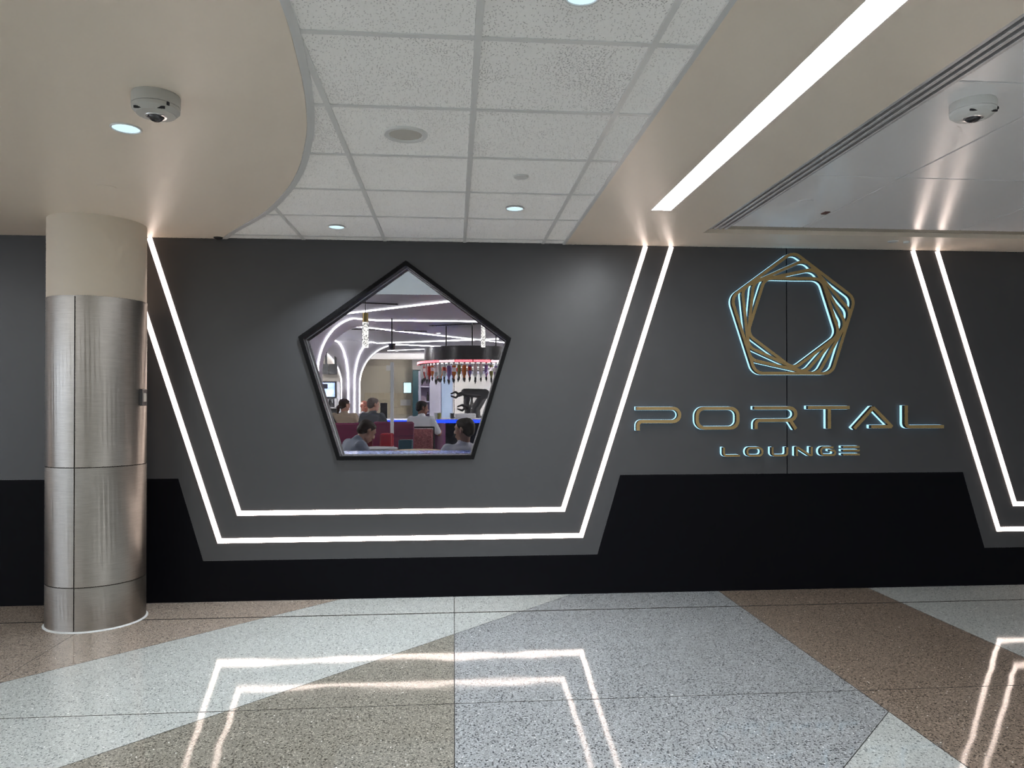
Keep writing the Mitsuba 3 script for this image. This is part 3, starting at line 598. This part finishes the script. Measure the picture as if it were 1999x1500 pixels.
# hanging bottles (neck down): one mesh set shared by all
bott = [(0.0, 0.0), (0.036, 0.0), (0.038, -0.008), (0.038, -0.175), (0.030, -0.205), (0.015, -0.235), (0.014, -0.285), (0, -0.285)]
nozz = [(0.0, -0.275), (0.019, -0.275), (0.021, -0.312), (0.010, -0.33), (0.008, -0.355), (0, -0.355)]
holdr = [(0.0, 0.035), (0.022, 0.035), (0.022, 0.0), (0.040, -0.004), (0.040, -0.022), (0.0, -0.022)]
B_PLY = {nm: mikit.ply(lathe(bott, 12), 'mat_bottle_' + nm, smooth=40) for nm in ('amber', 'red', 'clear', 'olive', 'violet')}
B_LAB = mikit.ply(lathe([(0.0385, -0.06), (0.0392, -0.06), (0.0392, -0.14), (0.0385, -0.14)], 12), 'mat_white', smooth=40)
B_LAB2 = mikit.ply(lathe([(0.0385, -0.06), (0.0392, -0.06), (0.0392, -0.14), (0.0385, -0.14)], 12), 'mat_bottle_red', smooth=40)
B_NOZ = mikit.ply(lathe(nozz, 10), 'mat_dark', smooth=40); B_HOL = mikit.ply(lathe(holdr, 10), 'mat_metal_light', smooth=40)
rb = random.Random(11); cc = ['clear', 'amber', 'red', 'clear', 'olive', 'clear', 'violet', 'clear', 'amber']
for row, R_, n_, nth in (('front', 1.00, 60, 'hanging'), ('second', 0.72, 40, 'hanging')):
    ang = [math.pi + math.pi * (i + 0.5) / (n_ // 2) for i in range(n_ // 2)]       # the half of the canopy that faces the window
    for i, a in enumerate(ang):
        nm = rb.choice(cc); s = rb.uniform(0.88, 1.08); x, y = DC[0] + R_ * math.cos(a), DC[1] + R_ * math.sin(a)
        o = '%d%s' % (i + 1, 'th' if 10 <= (i + 1) % 100 <= 20 else {1: 'st', 2: 'nd', 3: 'rd'}.get((i + 1) % 10, 'th'))
        k = thing('bottle', '%s bottle, %s from the left in the %s row under the bar canopy' % (nm, o, row), 'bottle', 'bottles hanging under the bar canopy')
        M = T().translate([x, y, 2.275 - 0.036 * s]).scale([s, s, s])
        add('glass', B_PLY[nm], None, k, place=M); add('dispenser', B_NOZ, None, k, place=M, label='black dispenser'); add('holder', B_HOL, None, k, place=M)
        if rb.random() < 0.45: add('paper_label', B_LAB if rb.random() < .6 else B_LAB2, None, k, place=M)
# bar counter
t = thing('bar_counter', 'navy bar counter with a glowing blue edge', 'bar counter')
bz = 1.20
add('front', box(-1.30, 2.6, 13.85, 13.93, ZF, bz - 0.06), 'mat_navy', t)
for i in range(8): add('front_panel', box(-1.28 + i * .48, -1.28 + i * .48 + .46, 13.835, 13.852, ZF + .1, bz - .12, .004), 'mat_navy', t)
add('top', box(-1.45, 2.7, 13.62, 14.45, bz - 0.015, bz, 0.004), 'mat_white', t)
add('edge_light', box(-1.45, 2.7, 13.606, 13.62, bz - 0.075, bz - 0.018), 'mat_lens', t, emit=(0.006, 0.055, 1.1), label='glowing blue edge light')
add('edge_board', box(-1.45, 2.7, 13.62, 13.66, bz - 0.08, bz - 0.016), 'mat_navy', t)
add('edge_light', box(-1.45, -0.65, 13.606, 13.62, bz - 0.016, bz - 0.004), 'mat_strip', t, emit=(0.7, 0.75, 1.1), label='white edge light')
# robot arms
def joint_chain(P, R_): return [m3.Manifold.batch_hull([m3.Manifold.sphere(R_[i], 16).translate(P[i]), m3.Manifold.sphere(R_[i + 1], 16).translate(P[i + 1])]) for i in range(len(P) - 1)]
def tm(man):
    m = man.to_mesh(); return trimesh.Trimesh(m.vert_properties[:, :3], m.tri_verts, process=False)
def robot(bx, by, P, lab):
    t = thing('serving_robot', lab, 'robot')
    add('base', lathe([(0, bz), (0.13, bz), (0.13, bz + 0.03), (0.10, bz + 0.05), (0.10, bz + 0.16), (0, bz + 0.16)], 24, (bx, by, 0)), 'mat_satin_dark', t, smooth=40)
    add('upper_arm', tm(sum(joint_chain([(bx, by, bz + .17)] + P[:1], [0.095, 0.085])[1:], joint_chain([(bx, by, bz + .17), P[0]], [0.095, 0.085])[0])), 'mat_satin_dark', t, smooth=40)
    add('elbow', tm(m3.Manifold.cylinder(0.2, 0.095, 0.095, 24, True).rotate((90, 0, 0)).translate(P[0])), 'mat_satin_dark', t, smooth=40)
    add('forearm', tm(joint_chain([P[0], P[1]], [0.10, 0.078])[0]), 'mat_satin_dark', t, smooth=40)
    add('wrist', tm(joint_chain([P[1], P[2]], [0.045, 0.04])[0]), 'mat_satin_dark', t, smooth=40)
    g = P[2]
    for dz in (0.045, -0.045):
        add('gripper', tm(joint_chain([(g[0], g[1], g[2]), (g[0] - .06, g[1], g[2] + dz * 1.3), (g[0] - .13, g[1], g[2] + dz * .6)], [.022, .02, .014])[0] + joint_chain([(g[0] - .06, g[1], g[2] + dz * 1.3), (g[0] - .15, g[1], g[2] + dz * .5)], [.02, .014])[0]), 'mat_dark', t, smooth=40)
add('robot_plinth', box(-0.02, 1.0, 14.45, 15.4, ZF, bz, 0.01), 'mat_navy', label='dark plinth of the robot arms behind the bar', cat='plinth')
robot(0.43, 14.75, [(0.62, 14.75, 1.68), (0.22, 14.72, 1.71), (0.10, 14.70, 1.66)], 'black robot arm with its forearm level, reaching left')
robot(0.32, 15.10, [(0.30, 15.10, 1.62), (0.27, 14.98, 1.45), (0.23, 14.96, 1.40)], 'second black robot arm standing folded behind the first')
add('ice_box', box(0.02, 0.42, 14.05, 14.35, bz, bz + 0.095, 0.012), 'mat_white', label='low white box on the bar before the robot arms', cat='box')
add('tumbler', lathe([(0.0, bz), (0.035, bz), (0.042, bz + 0.10), (0.038, bz + 0.10), (0.032, bz + 0.008), (0, bz + 0.008)], 16, (-0.03, 14.0, 0)), 'mat_dark', smooth=40, label='black cup on the bar left of the white box', cat='cup')
for x, m_, w in ((-0.33, 'mat_bottle_clear', 'clear drink glass on the blue-edged bar beside the man in white'), (-0.27, 'mat_bottle_olive', 'greenish drink glass on the blue-edged bar beside the man in white')):
    add('drink_glass', lathe([(0.0, bz), (0.03, bz), (0.038, bz + 0.11), (0.034, bz + 0.11), (0.028, bz + 0.01), (0, bz + 0.01)], 16, (x, 13.72, 0)), m_, smooth=40, label=w, cat='glass')
# back bar
t = thing('back_bar', 'tall back-bar unit with a teal end panel, a shelf niche and pale lilac doors', 'cabinet')
yb = 24.2
add('end_panel', box(-1.35, -1.16, yb, YE - .02, ZF, 2.59, .004), 'mat_teal', t, label='dark teal end panel')
add('header', box(-1.16, 3.2, yb, YE - .02, 2.46, 2.56), 'mat_cabinet', t)
add('upright', box(-1.16, -1.09, yb, YE - .02, ZF, 2.46), 'mat_cabinet', t)
add('niche', box(-1.09, -0.80, yb + .42, YE - .02, ZF, 2.46), 'mat_niche', t)
for z in (1.15, 1.53, 2.02): add('shelf', box(-1.09, -0.80, yb + .03, yb + .42, z, z + .035), 'mat_cabinet', t)
for x0, x1, m_ in ((-0.80, -0.42, 'mat_cabinet'), (-0.41, -0.04, 'mat_cabinet_blue')): add('door', box(x0 + .005, x1 - .005, yb, yb + .05, ZF + .02, 2.455, .004), m_, t)
add('carcass', box(-0.80, -0.03, yb + .055, YE - .02, ZF, 2.46), 'mat_cabinet', t)
add('side_wall', box(-0.03, 3.2, yb + .02, YE - .02, ZF, 2.46), 'mat_white', t)
add('ceiling_box', box(-1.36, 3.2, yb - .02, YE - .02, 2.59, ZL), 'mat_grey', t)
add('strip_joint', box(0.0, 0.012, yb + .012, yb + .02, 1.0, 2.46), 'mat_dark', t)
add('niche_bottle', lathe([(0, 1.565), (.04, 1.565), (.04, 1.75), (.015, 1.8), (.015, 1.87), (0, 1.87)], 12, (-.86, yb + .2, 0)), 'mat_dark', smooth=40, label='small dark bottle in the back-bar niche', cat='bottle')
t = thing('wall_screen', 'pale blue framed screen on the beige back wall', 'screen')
add('panel', box(-1.70, -1.43, YE - .03, YE - .013, 1.84, 2.20), 'mat_dark', t)
add('display', box(-1.69, -1.44, YE - .034, YE - .03, 1.85, 2.19), 'mat_strip', t, emit=(0.42, 0.72, 0.80))
add('wall_notice', box(-2.28, -2.12, YE - .012, YE - .002, 2.60, 2.78), 'mat_white', label='small white notice high on the beige back wall', cat='notice')
add('wall_notice', box(-1.80, -1.45, YE - .02, YE - .013, 1.42, 1.62), 'mat_white', label='pale rectangular plate on the tiles below the blue screen', cat='plate')
# left back: drinks station
t = thing('menu_board', 'black menu board high at the left behind the flared columns', 'menu board')
add('panel', box(-3.62, -3.36, 19.95, 20.0, 2.27, 2.55, .004), 'mat_satin_dark', t); add('panel', box(-3.35, -3.12, 19.95, 20.0, 2.27, 2.55, .004), 'mat_dark', t)
add('bracket', box(-3.45, -3.40, 20.0, 20.05, 2.5, ZL), 'mat_dark', t); add('bracket', box(-3.20, -3.15, 20.0, 20.05, 2.5, ZL), 'mat_dark', t)
t = thing('drink_dispenser', 'drink dispenser with a bright blue screen at the left', 'drink dispenser')
add('cabinet', box(-3.55, -2.99, 19.05, 19.6, 1.40, 2.06, .01), 'mat_satin_dark', t)
add('display', box(-3.50, -3.04, 19.035, 19.05, 1.66, 2.02), 'mat_strip', t, emit=(.04, .20, .62), label='bright blue display')
rp = random.Random(5)
for i in range(5):
    for j in range(2):
        if rp.random() < .8: add('icon', box(-3.47 + i * .085, -3.41 + i * .085, 19.030, 19.035, 1.68 + j * .09, 1.74 + j * .09), 'mat_strip', t, emit=(.55, .75, 1.0))
add('icon', box(-3.40, -3.22, 19.030, 19.035, 1.87, 1.99), 'mat_navy', t, label='dark drink picture')
for i in range(4): add('tap', lathe([(0, 1.50), (.018, 1.50), (.022, 1.60), (0, 1.60)], 10, (-3.42 + i * .11, 19.0, 0)), 'mat_metal_light', t)
t = thing('drinks_counter', 'grey counter under the drink dispenser at the left', 'counter')
add('top', box(-4.4, -2.92, 18.8, 19.7, 1.36, 1.40, .004), 'mat_grey', t); add('body', box(-4.35, -2.95, 18.88, 19.65, ZF, 1.36), 'mat_dark', t)
add('cup_stack', lathe([(0, 1.40), (.04, 1.40), (.05, 1.62), (0, 1.62)], 12, (-2.98, 18.9, 0)), 'mat_white', smooth=40, label='stack of white cups at the end of the drinks counter', cat='cups')
add('wall_lounge_partition', box(-5.5, -2.98, 20.3, 20.4, ZF, ZL), 'mat_lounge_wall', label='beige partition behind the drink dispenser', kind='structure')

# ------------------------------------------------------------------ lounge furniture
def sofa(x0, x1, y, zt, lab, m_='mat_maroon', depth=0.72, flip=False):
    t = thing('booth_sofa', lab, 'sofa'); s = -1 if flip else 1
    n = max(1, round((x1 - x0) / 0.62)); w = (x1 - x0) / n
    for i in range(n):
        add('back_cushion', box(x0 + i * w + .004, x0 + (i + 1) * w - .004, y, y + .15, ZF + .40, zt, .03), m_, t)
        add('seat_cushion', box(x0 + i * w + .004, x0 + (i + 1) * w - .004, y + .152 * s if s > 0 else y - depth, y + depth if s > 0 else y - .002, ZF + .28, ZF + .46, .03), m_, t)
    add('plinth', box(x0 + .03, x1 - .03, y + .02 if s > 0 else y - depth + .05, y + depth - .05 if s > 0 else y + .12, ZF, ZF + .28, .005), 'mat_dark', t)
    add('back_panel', box(x0, x1, y - .03, y - .001, ZF + .06, zt - .02, .01), m_, t)
    return t
sofa(-2.75, -1.36, 11.30, 1.19, 'maroon booth sofa seen from behind at the left, nearest of the two')
sofa(-1.34, -0.66, 12.25, 1.185, 'maroon booth sofa with level seams behind the red stool', depth=0.46)
for i in range(5): add('seam', box(-0.95, -0.66, 12.212, 12.22, .62 + i * .11, .628 + i * .11), 'mat_plum', 'booth_sofa_001')
def tub(x, y, z0, r, h, lab, m_, ang=0):
    t = thing('tub_chair', lab, 'chair')
    a = np.radians(np.linspace(-150, 150, 30) + 90 + ang)
    P = [(x + r * math.cos(b), y + r * math.sin(b)) for b in a] + [(x + (r - .08) * math.cos(b), y + (r - .08) * math.sin(b)) for b in a[::-1]]
    add('shell', slab(Polygon(P), z0 + .12, z0 + h), m_, t, smooth=30)
    add('seat', lathe([(0, z0 + .12), (r - .085, z0 + .12), (r - .085, z0 + .40), (r - .12, z0 + .43), (0, z0 + .43)], 28, (x, y, 0)), m_, t, smooth=40)
    for q in range(4): add('leg', tube([(x + r * .6 * math.cos(q * math.pi / 2 + .8), y + r * .6 * math.sin(q * math.pi / 2 + .8), z0), (x + r * .6 * math.cos(q * math.pi / 2 + .8), y + r * .6 * math.sin(q * math.pi / 2 + .8), z0 + .13)], .018, 8), 'mat_dark', t)
mat('mat_dark_red', (0.11, 0.010, 0.018), 0.45)
t = thing('pouf', 'glossy red block stool at the end of the nearest maroon sofa', 'stool')
add('cushion', box(-1.14, -0.95, 11.42, 11.75, 0.80, 1.02, .02), 'mat_crimson', t); add('base', box(-1.13, -0.96, 11.44, 11.73, ZF, 0.798, .01), 'mat_crimson', t)
tub(-1.46, 13.10, ZF, 0.29, 1.00, 'dark red tub chair holding the grey-haired man', 'mat_dark_red', 180)
tub(-2.00, 13.55, ZF, 0.28, 0.90, 'dark red tub chair holding the woman in beige', 'mat_dark_red', 180)
tub(-0.35, 13.34, ZF, 0.20, 0.98, 'plum tub chair right of the patterned chair', 'mat_plum', 180)
t = thing('post', 'slim white post standing before the maroon sofa, its foot behind the red stool', 'post')
add('shaft', box(-1.0225, -0.969, 11.93, 11.98, ZF + .02, 2.155, .004), 'mat_white', t); add('base', box(-1.12, -0.92, 11.86, 12.05, ZF, ZF + .02, .004), 'mat_white', t)
t = thing('planter', 'square teal planter between the sofas and the patterned chair', 'planter')
add('box', box(-0.80, -0.60, 10.7, 10.9, ZF, 0.955, .008), 'mat_teal', t); add('soil', box(-0.785, -0.615, 10.715, 10.885, .955, .96), 'mat_dark', t)
def table(x, y, r, zt, lab, m_):
    t = thing('side_table', lab, 'table')
    add('top', lathe([(0, zt - .03), (r - .005, zt - .03), (r, zt - .025), (r, zt - .005), (r - .005, zt), (0, zt)], 40, (x, y, 0)), m_, t, smooth=30)
    add('stem', tube([(x, y, ZF + .01), (x, y, zt - .028)], .03, 12), 'mat_dark', t); add('foot', lathe([(0, ZF), (r * .6, ZF), (r * .6, ZF + .015), (0, ZF + .02)], 32, (x, y, 0)), 'mat_dark', t)
table(-1.10, 10.55, 0.30, 0.86, 'round light grey table behind the leaning man', 'mat_grey')
table(-0.42, 8.55, 0.27, 0.945, 'round light wood table left of the seated man in the pale shirt', 'mat_tan_wood')
# patterned chair at the bar
def armchair(x, y, z0, lab):
    t = thing('bar_chair', lab, 'chair'); w = .235
    add('seat', box(x - w, x + w, y - .22, y + .24, z0 + .42, z0 + .49, .025), 'mat_pattern_fabric', t)
    add('backrest', box(x - w, x + w, y - .27, y - .21, z0 + .52, z0 + .90, .025), 'mat_pattern_fabric', t, label='red patterned fabric back')
    for sx in (-1, 1):
        add('back_post', tube([(x + sx * (w + .012), y - .25, z0), (x + sx * (w + .012), y - .24, z0 + .93)], .014, 8), 'mat_dark', t)
        add('leg', tube([(x + sx * (w + .012), y + .24, z0), (x + sx * (w + .012), y + .22, z0 + .44)], .014, 8), 'mat_dark', t)
    add('rail', tube([(x - w - .012, y - .24, z0 + .925), (x + w + .012, y - .24, z0 + .925)], .014, 8), 'mat_dark', t)
    add('rail', tube([(x - w - .012, y - .245, z0 + .50), (x + w + .012, y - .245, z0 + .50)], .014, 8), 'mat_dark', t)
armchair(-0.59, 13.0, ZF, 'black-framed chair with a red patterned back holding the man in the white polo')
t = thing('high_back_chair', 'dark chair with a tall square back right of the grey-haired man', 'chair')
add('seat', box(-1.50, -1.18, 14.55, 14.90, ZF + .42, ZF + .48, .01), 'mat_dark', t); add('backrest', box(-1.48, -1.34, 14.91, 14.95, ZF + .48, 1.50, .01), 'mat_satin_dark', t)
for q in range(4): add('leg', box((-1.49, -1.21)[q % 2], (-1.47, -1.19)[q % 2], (14.57, 14.86)[q // 2], (14.59, 14.88)[q // 2], ZF, ZF + .42), 'mat_dark', t)
# ledge under the window
t = thing('window_ledge', 'blue glittering mosaic ledge along the inside of the window sill', 'ledge')
add('top', box(-2.2, 1.6, YN + .02, 6.33, 1.058, 1.083, .003), 'mat_mosaic', t); add('front', box(-2.2, 1.6, YN + .03, YN + .06, ZF, 1.057), 'mat_navy', t)
add('edge_light', box(-2.2, 1.6, 6.331, 6.343, 1.054, 1.081), 'mat_strip', t, emit=(.1, .3, 2.2), label='blue edge light')
for x in (-2.0, -0.3, 1.4): add('bracket', box(x - .02, x + .02, YN + .06, 6.3, .96, 1.057), 'mat_dark', t)
def seat(x, y, z0, lab, ang, sz=.46):
    t = thing('lounge_chair', lab, 'chair'); a = math.radians(ang); f = np.array([-math.sin(a), math.cos(a)]); s = np.array([math.cos(a), math.sin(a)])
    def put(m):
        m.apply_transform(trimesh.transformations.rotation_matrix(a, [0, 0, 1])); m.apply_translation([x, y, z0]); return m
    add('seat', put(box(-.30, .30, -.22, .33, sz - .16, sz - .02, .03)), 'mat_navy', t); add('backrest', put(box(-.30, .30, -.36, -.225, sz - .16, sz + .24, .04)), 'mat_navy', t)
    for i in (-1, 1):
        for j in (-1, 1): add('leg', put(tube([(i * .25, j * .27 - .02, 0), (i * .25, j * .27 - .02, sz - .14)], .018, 8)), 'mat_dark', t)
    return t

# ------------------------------------------------------------------ people
def sph(p, r, n=14): return m3.Manifold.sphere(float(r), n).translate([float(v) for v in p])
def bone(a, b, ra, rb, n=14): return m3.Manifold.batch_hull([sph(a, ra, n), sph(b, rb, n)])
def fuse(L):
    return m3.Manifold.batch_boolean(L, m3.OpType.Add)
def soft(man, ln, it=8):
    m = tm(man.refine_to_length(ln)); m.merge_vertices(); trimesh.smoothing.filter_taubin(m, lamb=.5, nu=.52, iterations=it); return m
rot = trimesh.transformations.euler_matrix
def person(at, face, lab, lean, head_turn, head_tilt, elbows, hands, skin, shirt, hair, trousers='mat_navy', style='short', s=1.0, knee=0.44):
    """at: hip point; face: degrees, 0 looks away from the window (+y), 90 looks left (-x); elbows and hands in the person's frame (x right, y forward, z up) from the hips."""
    t = thing('person', lab, 'person')
    A = np.eye(4); A = trimesh.transformations.rotation_matrix(math.radians(face), [0, 0, 1]); A[:3, 3] = at; A[:3, :3] *= s
    l = math.radians(lean); sp = np.array([0, math.sin(l), math.cos(l)])
    neck = sp * .50; l2 = l * .8 + math.radians(head_tilt) * .4; hc = neck + np.array([0, math.sin(l2), math.cos(l2)]) * .155
    H = rot(-math.radians(head_tilt), 0, math.radians(head_turn), 'sxyz'); H = trimesh.transformations.rotation_matrix(math.radians(head_turn), [0, 0, 1]) @ trimesh.transformations.rotation_matrix(-math.radians(head_tilt), [1, 0, 0])
    hp = lambda p: (H[:3, :3] @ np.array(p, float)) + hc
    sh = [neck * .90 + np.array([sx * .185, -.005, .0]) for sx in (-1, 1)]
    L = [m3.Manifold.batch_hull([sph(hp((0, -.032, .035)), .078), sph(hp((0, .018, .030)), .075), sph(hp((0, .035, -.025)), .062)]),
         m3.Manifold.batch_hull([sph(hp((0, .035, -.02)), .062), sph(hp((0, .055, -.085)), .034), sph(hp((-.035, .01, -.07)), .032), sph(hp((.035, .01, -.07)), .032)]),
         m3.Manifold.batch_hull([sph(hp((0, .092, .012)), .010, 8), sph(hp((0, .112, -.028)), .013, 8), sph(hp((-.016, .095, -.032)), .010, 8), sph(hp((.016, .095, -.032)), .010, 8)]),
         bone(hp((-.03, .082, .030)), hp((.03, .082, .030)), .016, .016, 8), bone(hp((-.018, .090, -.062)), hp((.018, .090, -.062)), .009, .009, 8), bone(hp((-.018, .088, -.073)), hp((.018, .088, -.073)), .010, .010, 8)]
    for sx in (-1, 1): L.append(m3.Manifold.batch_hull([sph(hp((sx * .078, -.008, .022)), .014, 8), sph(hp((sx * .082, -.018, .0)), .016, 8), sph(hp((sx * .074, -.004, -.028)), .010, 8)]))
    L += [bone(neck + [0, 0, -.02], hp((0, -.015, -.04)), .058, .055), bone(np.zeros(3), neck * .8, .08, .075)]
    for i, sx in enumerate((-1, 1)):
        e, h = np.array(elbows[i], float), np.array(hands[i], float)
        L += [bone(neck * .9, sh[i], .06, .05), bone(sh[i], e, .045, .040), bone(e, h, .040, .027)]
        d = (h - e) / np.linalg.norm(h - e); up = np.array([0, 0, 1.0]); sd = np.cross(d, up); sd = sd / (np.linalg.norm(sd) + 1e-9); dn = np.cross(sd, d)
        pm = h + d * .075
        L.append(m3.Manifold.batch_hull([sph(h + d * .01, .022, 8), sph(pm + sd * .032, .013, 8), sph(pm - sd * .032, .013, 8)]))
        for q, ln in enumerate((.068, .078, .074, .058)):
            b = pm + sd * (.033 - .022 * q); k1 = b + d * ln * .55 - dn * .012; k2 = k1 + d * ln * .38 - dn * .026
            L += [bone(b, k1, .0095, .0088, 8), bone(k1, k2, .0088, .0078, 8)]
        th = h + d * .03 - sd * .03 * sx
        L += [bone(h + d * .02, th, .014, .012, 8), bone(th, th + d * .045 - sd * .012 * sx - dn * .01, .012, .009, 8)]
    for sx in (-1, 1):
        kn = np.array([sx * .11, knee, -.02]); an = np.array([sx * .11, knee + .03, max(-.43, -(at[2] - ZF) / s + .07)])
        L += [bone((sx * .09, 0, -.01), kn, .075, .052), bone(kn, an, .05, .036)]
    body = soft(fuse(L), .014, 4); body.apply_transform(A); add('body', body, skin, t, smooth=True)
    # shirt
    C = [m3.Manifold.batch_hull([sph((-.10, 0, .03), .105), sph((.10, 0, .03), .105), sph(sp * .25 + [-.095, .0, 0], .105), sph(sp * .25 + [.095, .0, 0], .105)]),
         m3.Manifold.batch_hull([sph(sp * .25 + [-.095, .0, 0], .105), sph(sp * .25 + [.095, .0, 0], .105), sph(sh[0] + [.02, 0, -.03], .082), sph(sh[1] + [-.02, 0, -.03], .082), sph(neck * .9 + [0, -.01, 0], .085)]),
         bone(neck * .92, neck * 1.03, .082, .069)]
    for i in range(2):
        e, h = np.array(elbows[i], float), np.array(hands[i], float); f_ = {'short': .82, 'long': 1.0}[style.split('-')[0]]
        C.append(bone(sh[i], sh[i] + (e - sh[i]) * f_, .072, .060))
        if f_ == 1.0: C.append(bone(e, e + (h - e) * .93, .058, .042))
    cl = soft(fuse(C), .03, 8); cl.apply_transform(A); add('shirt', cl, shirt, t, smooth=True)
    C = [m3.Manifold.batch_hull([sph((-.10, 0, -.01), .115), sph((.10, 0, -.01), .115), sph((0, 0, .05), .115)])]
    for sx in (-1, 1):
        kn = np.array([sx * .11, knee, -.02]); an = np.array([sx * .11, knee + .03, max(-.43, -(at[2] - ZF) / s + .07)])
        C += [bone((sx * .095, 0, -.012), kn, .098, .072), bone(kn, an, .070, .052)]
    tr = soft(fuse(C), .035, 6); tr.apply_transform(A); add('trousers', tr, trousers, t, smooth=True)
    for sx in (-1, 1):
        an = np.array([sx * .11, knee + .03, max(-.43, -(at[2] - ZF) / s + .07)])
        sho = soft(m3.Manifold.batch_hull([sph(an + [0, -.03, -.028], .040, 10), sph(an + [0, .0, .02], .040, 10), sph(an + [0, .15, -.040], .028, 10), sph(an + [.02, .10, -.035], .032, 10)]), .03, 3)
        sho.apply_transform(A); add('shoe', sho, 'mat_dark', t, smooth=True)
    if hair:
        cap = m3.Manifold.batch_hull([sph(hp((0, -.033, .040)), .0845, 18), sph(hp((0, .018, .039)), .0815, 18), sph(hp((0, -.050, -.008)), .066, 18)])
        cutp = H[:3, :3] @ np.array([0, .80, -.60]); off = float(cutp @ (hc + H[:3, :3] @ np.array([0, .030, .035])))
        cap = cap.trim_by_plane(tuple(float(-v) for v in cutp), -off)
        if 'bun' in style: cap = fuse([cap, bone(hp((0, -.09, -.01)), hp((0, -.135, -.045)), .036, .036), bone(hp((0, -.135, -.045)), hp((0, -.135, -.15)), .034, .016)])
        hm = soft(cap, .014, 2); hm.apply_transform(A); add('hair', hm, hair, t, smooth=True)
    for sx in (-1, 1):
        ey = tm(sph(hp((sx * .031, .0865, .008)), .0085, 8)); ey.apply_transform(A); add('eye', ey, 'mat_dark', t, smooth=True)
    return t, A, sh, neck
mat('mat_skin_fair', (0.50, 0.27, 0.20), 0.5); mat('mat_skin_pink', (0.62, 0.24, 0.16), 0.45); mat('mat_skin_dark', (0.16, 0.065, 0.042), 0.45); mat('mat_skin_mid', (0.36, 0.19, 0.135), 0.5)
mat('mat_hair_brown', (0.030, 0.016, 0.011), 0.6, spec=.2); mat('mat_hair_dark', (0.007, 0.005, 0.005), 0.5, spec=.2); mat('mat_hair_grey', (0.15, 0.12, 0.11), 0.7, spec=.2); mat('mat_hair_short', (0.040, 0.028, 0.022), 0.7, spec=.2)
mat('mat_shirt_beige', (0.42, 0.33, 0.24), 0.8); mat('mat_shirt_white', (0.62, 0.63, 0.66), 0.8); mat('mat_jacket', (0.075, 0.085, 0.095), 0.8); mat('mat_shirt_grey', (0.20, 0.21, 0.26), 0.8); mat('mat_shirt_pale', (0.52, 0.49, 0.54), 0.8)
# woman in beige, seen from behind, head turned right
p = person((-2.00, 13.55, 0.80), -8, 'woman with a dark ponytail in a beige top and dark shoulder strap, seen from behind', 4, -38, 4, [(-.30, .04, .16), (.30, .06, .16)], [(-.20, .26, .10), (.16, .28, .12)], 'mat_skin_fair', 'mat_shirt_beige', 'mat_hair_brown', style='long-bun')
st = tube([p[1][:3, :3] @ np.array(v) + p[1][:3, 3] for v in ((-.20, -.04, .46), (-.17, -.092, .42), (-.06, -.118, .27), (.06, -.124, .13), (.16, -.09, .02))], .013, 6)
add('shoulder_strap', st, 'mat_dark', p[0])
# bald man facing the window
person((-1.84, 15.25, 0.78), 200, 'bald man in a white shirt facing the window between the other two', 4, 10, 6, [(-.30, .05, .18), (.30, .05, .18)], [(-.18, .28, .12), (.18, .28, .12)], 'mat_skin_pink', 'mat_shirt_white', None)
tub(-1.84, 15.25, ZF, 0.36, 0.80, 'dark red tub chair facing the window, holding the bald man', 'mat_dark_red', 0)
# grey-haired man in a dark jacket
person((-1.46, 13.10, 0.80), -30, 'grey-haired man in a dark grey jacket seen from behind', 6, -25, 4, [(-.31, .06, .16), (.31, .08, .16)], [(-.18, .28, .10), (.20, .30, .12)], 'mat_skin_fair', 'mat_jacket', 'mat_hair_grey', style='long', s=1.02)
# man at the bar in a white polo
person((-0.60, 12.98, 0.74), -22, 'dark-haired man in a white polo on the patterned chair at the bar, hands forward', 9, -48, 8, [(-.30, .14, .22), (.29, .16, .20)], [(-.12, .36, .30), (.22, .40, .26)], 'mat_skin_dark', 'mat_shirt_white', 'mat_hair_dark', style='short', s=1.03)
# man leaning forward, left
seat(-1.33, 8.05, ZF, 'dark armchair under the leaning man at the left', -62)
person((-1.33, 8.05, 0.67), -62, 'man in a grey shirt leaning forward and looking down at the left', 38, 4, 30, [(-.27, .40, .10), (.27, .42, .08)], [(-.12, .58, .14), (.10, .60, .13)], 'mat_skin_mid', 'mat_shirt_grey', 'mat_hair_brown', style='short', knee=.42)
add('phone', box(-0.845, -0.775, 8.31, 8.325, 0.83, 0.96, .003), 'mat_dark', label='dark phone in the hands of the leaning man', cat='phone')
# man on the right, seen from behind
seat(0.06, 7.78, ZF, 'dark lounge chair under the man at the right', 28, .40)
person((0.06, 7.78, 0.54), 34, 'short-haired man in a pale shirt at the lower right, seen from behind', -8, 26, 2, [(-.31, .05, .16), (.31, .05, .16)], [(-.20, .30, .14), (.20, .30, .14)], 'mat_skin_mid', 'mat_shirt_pale', 'mat_hair_short', style='short', s=1.03)
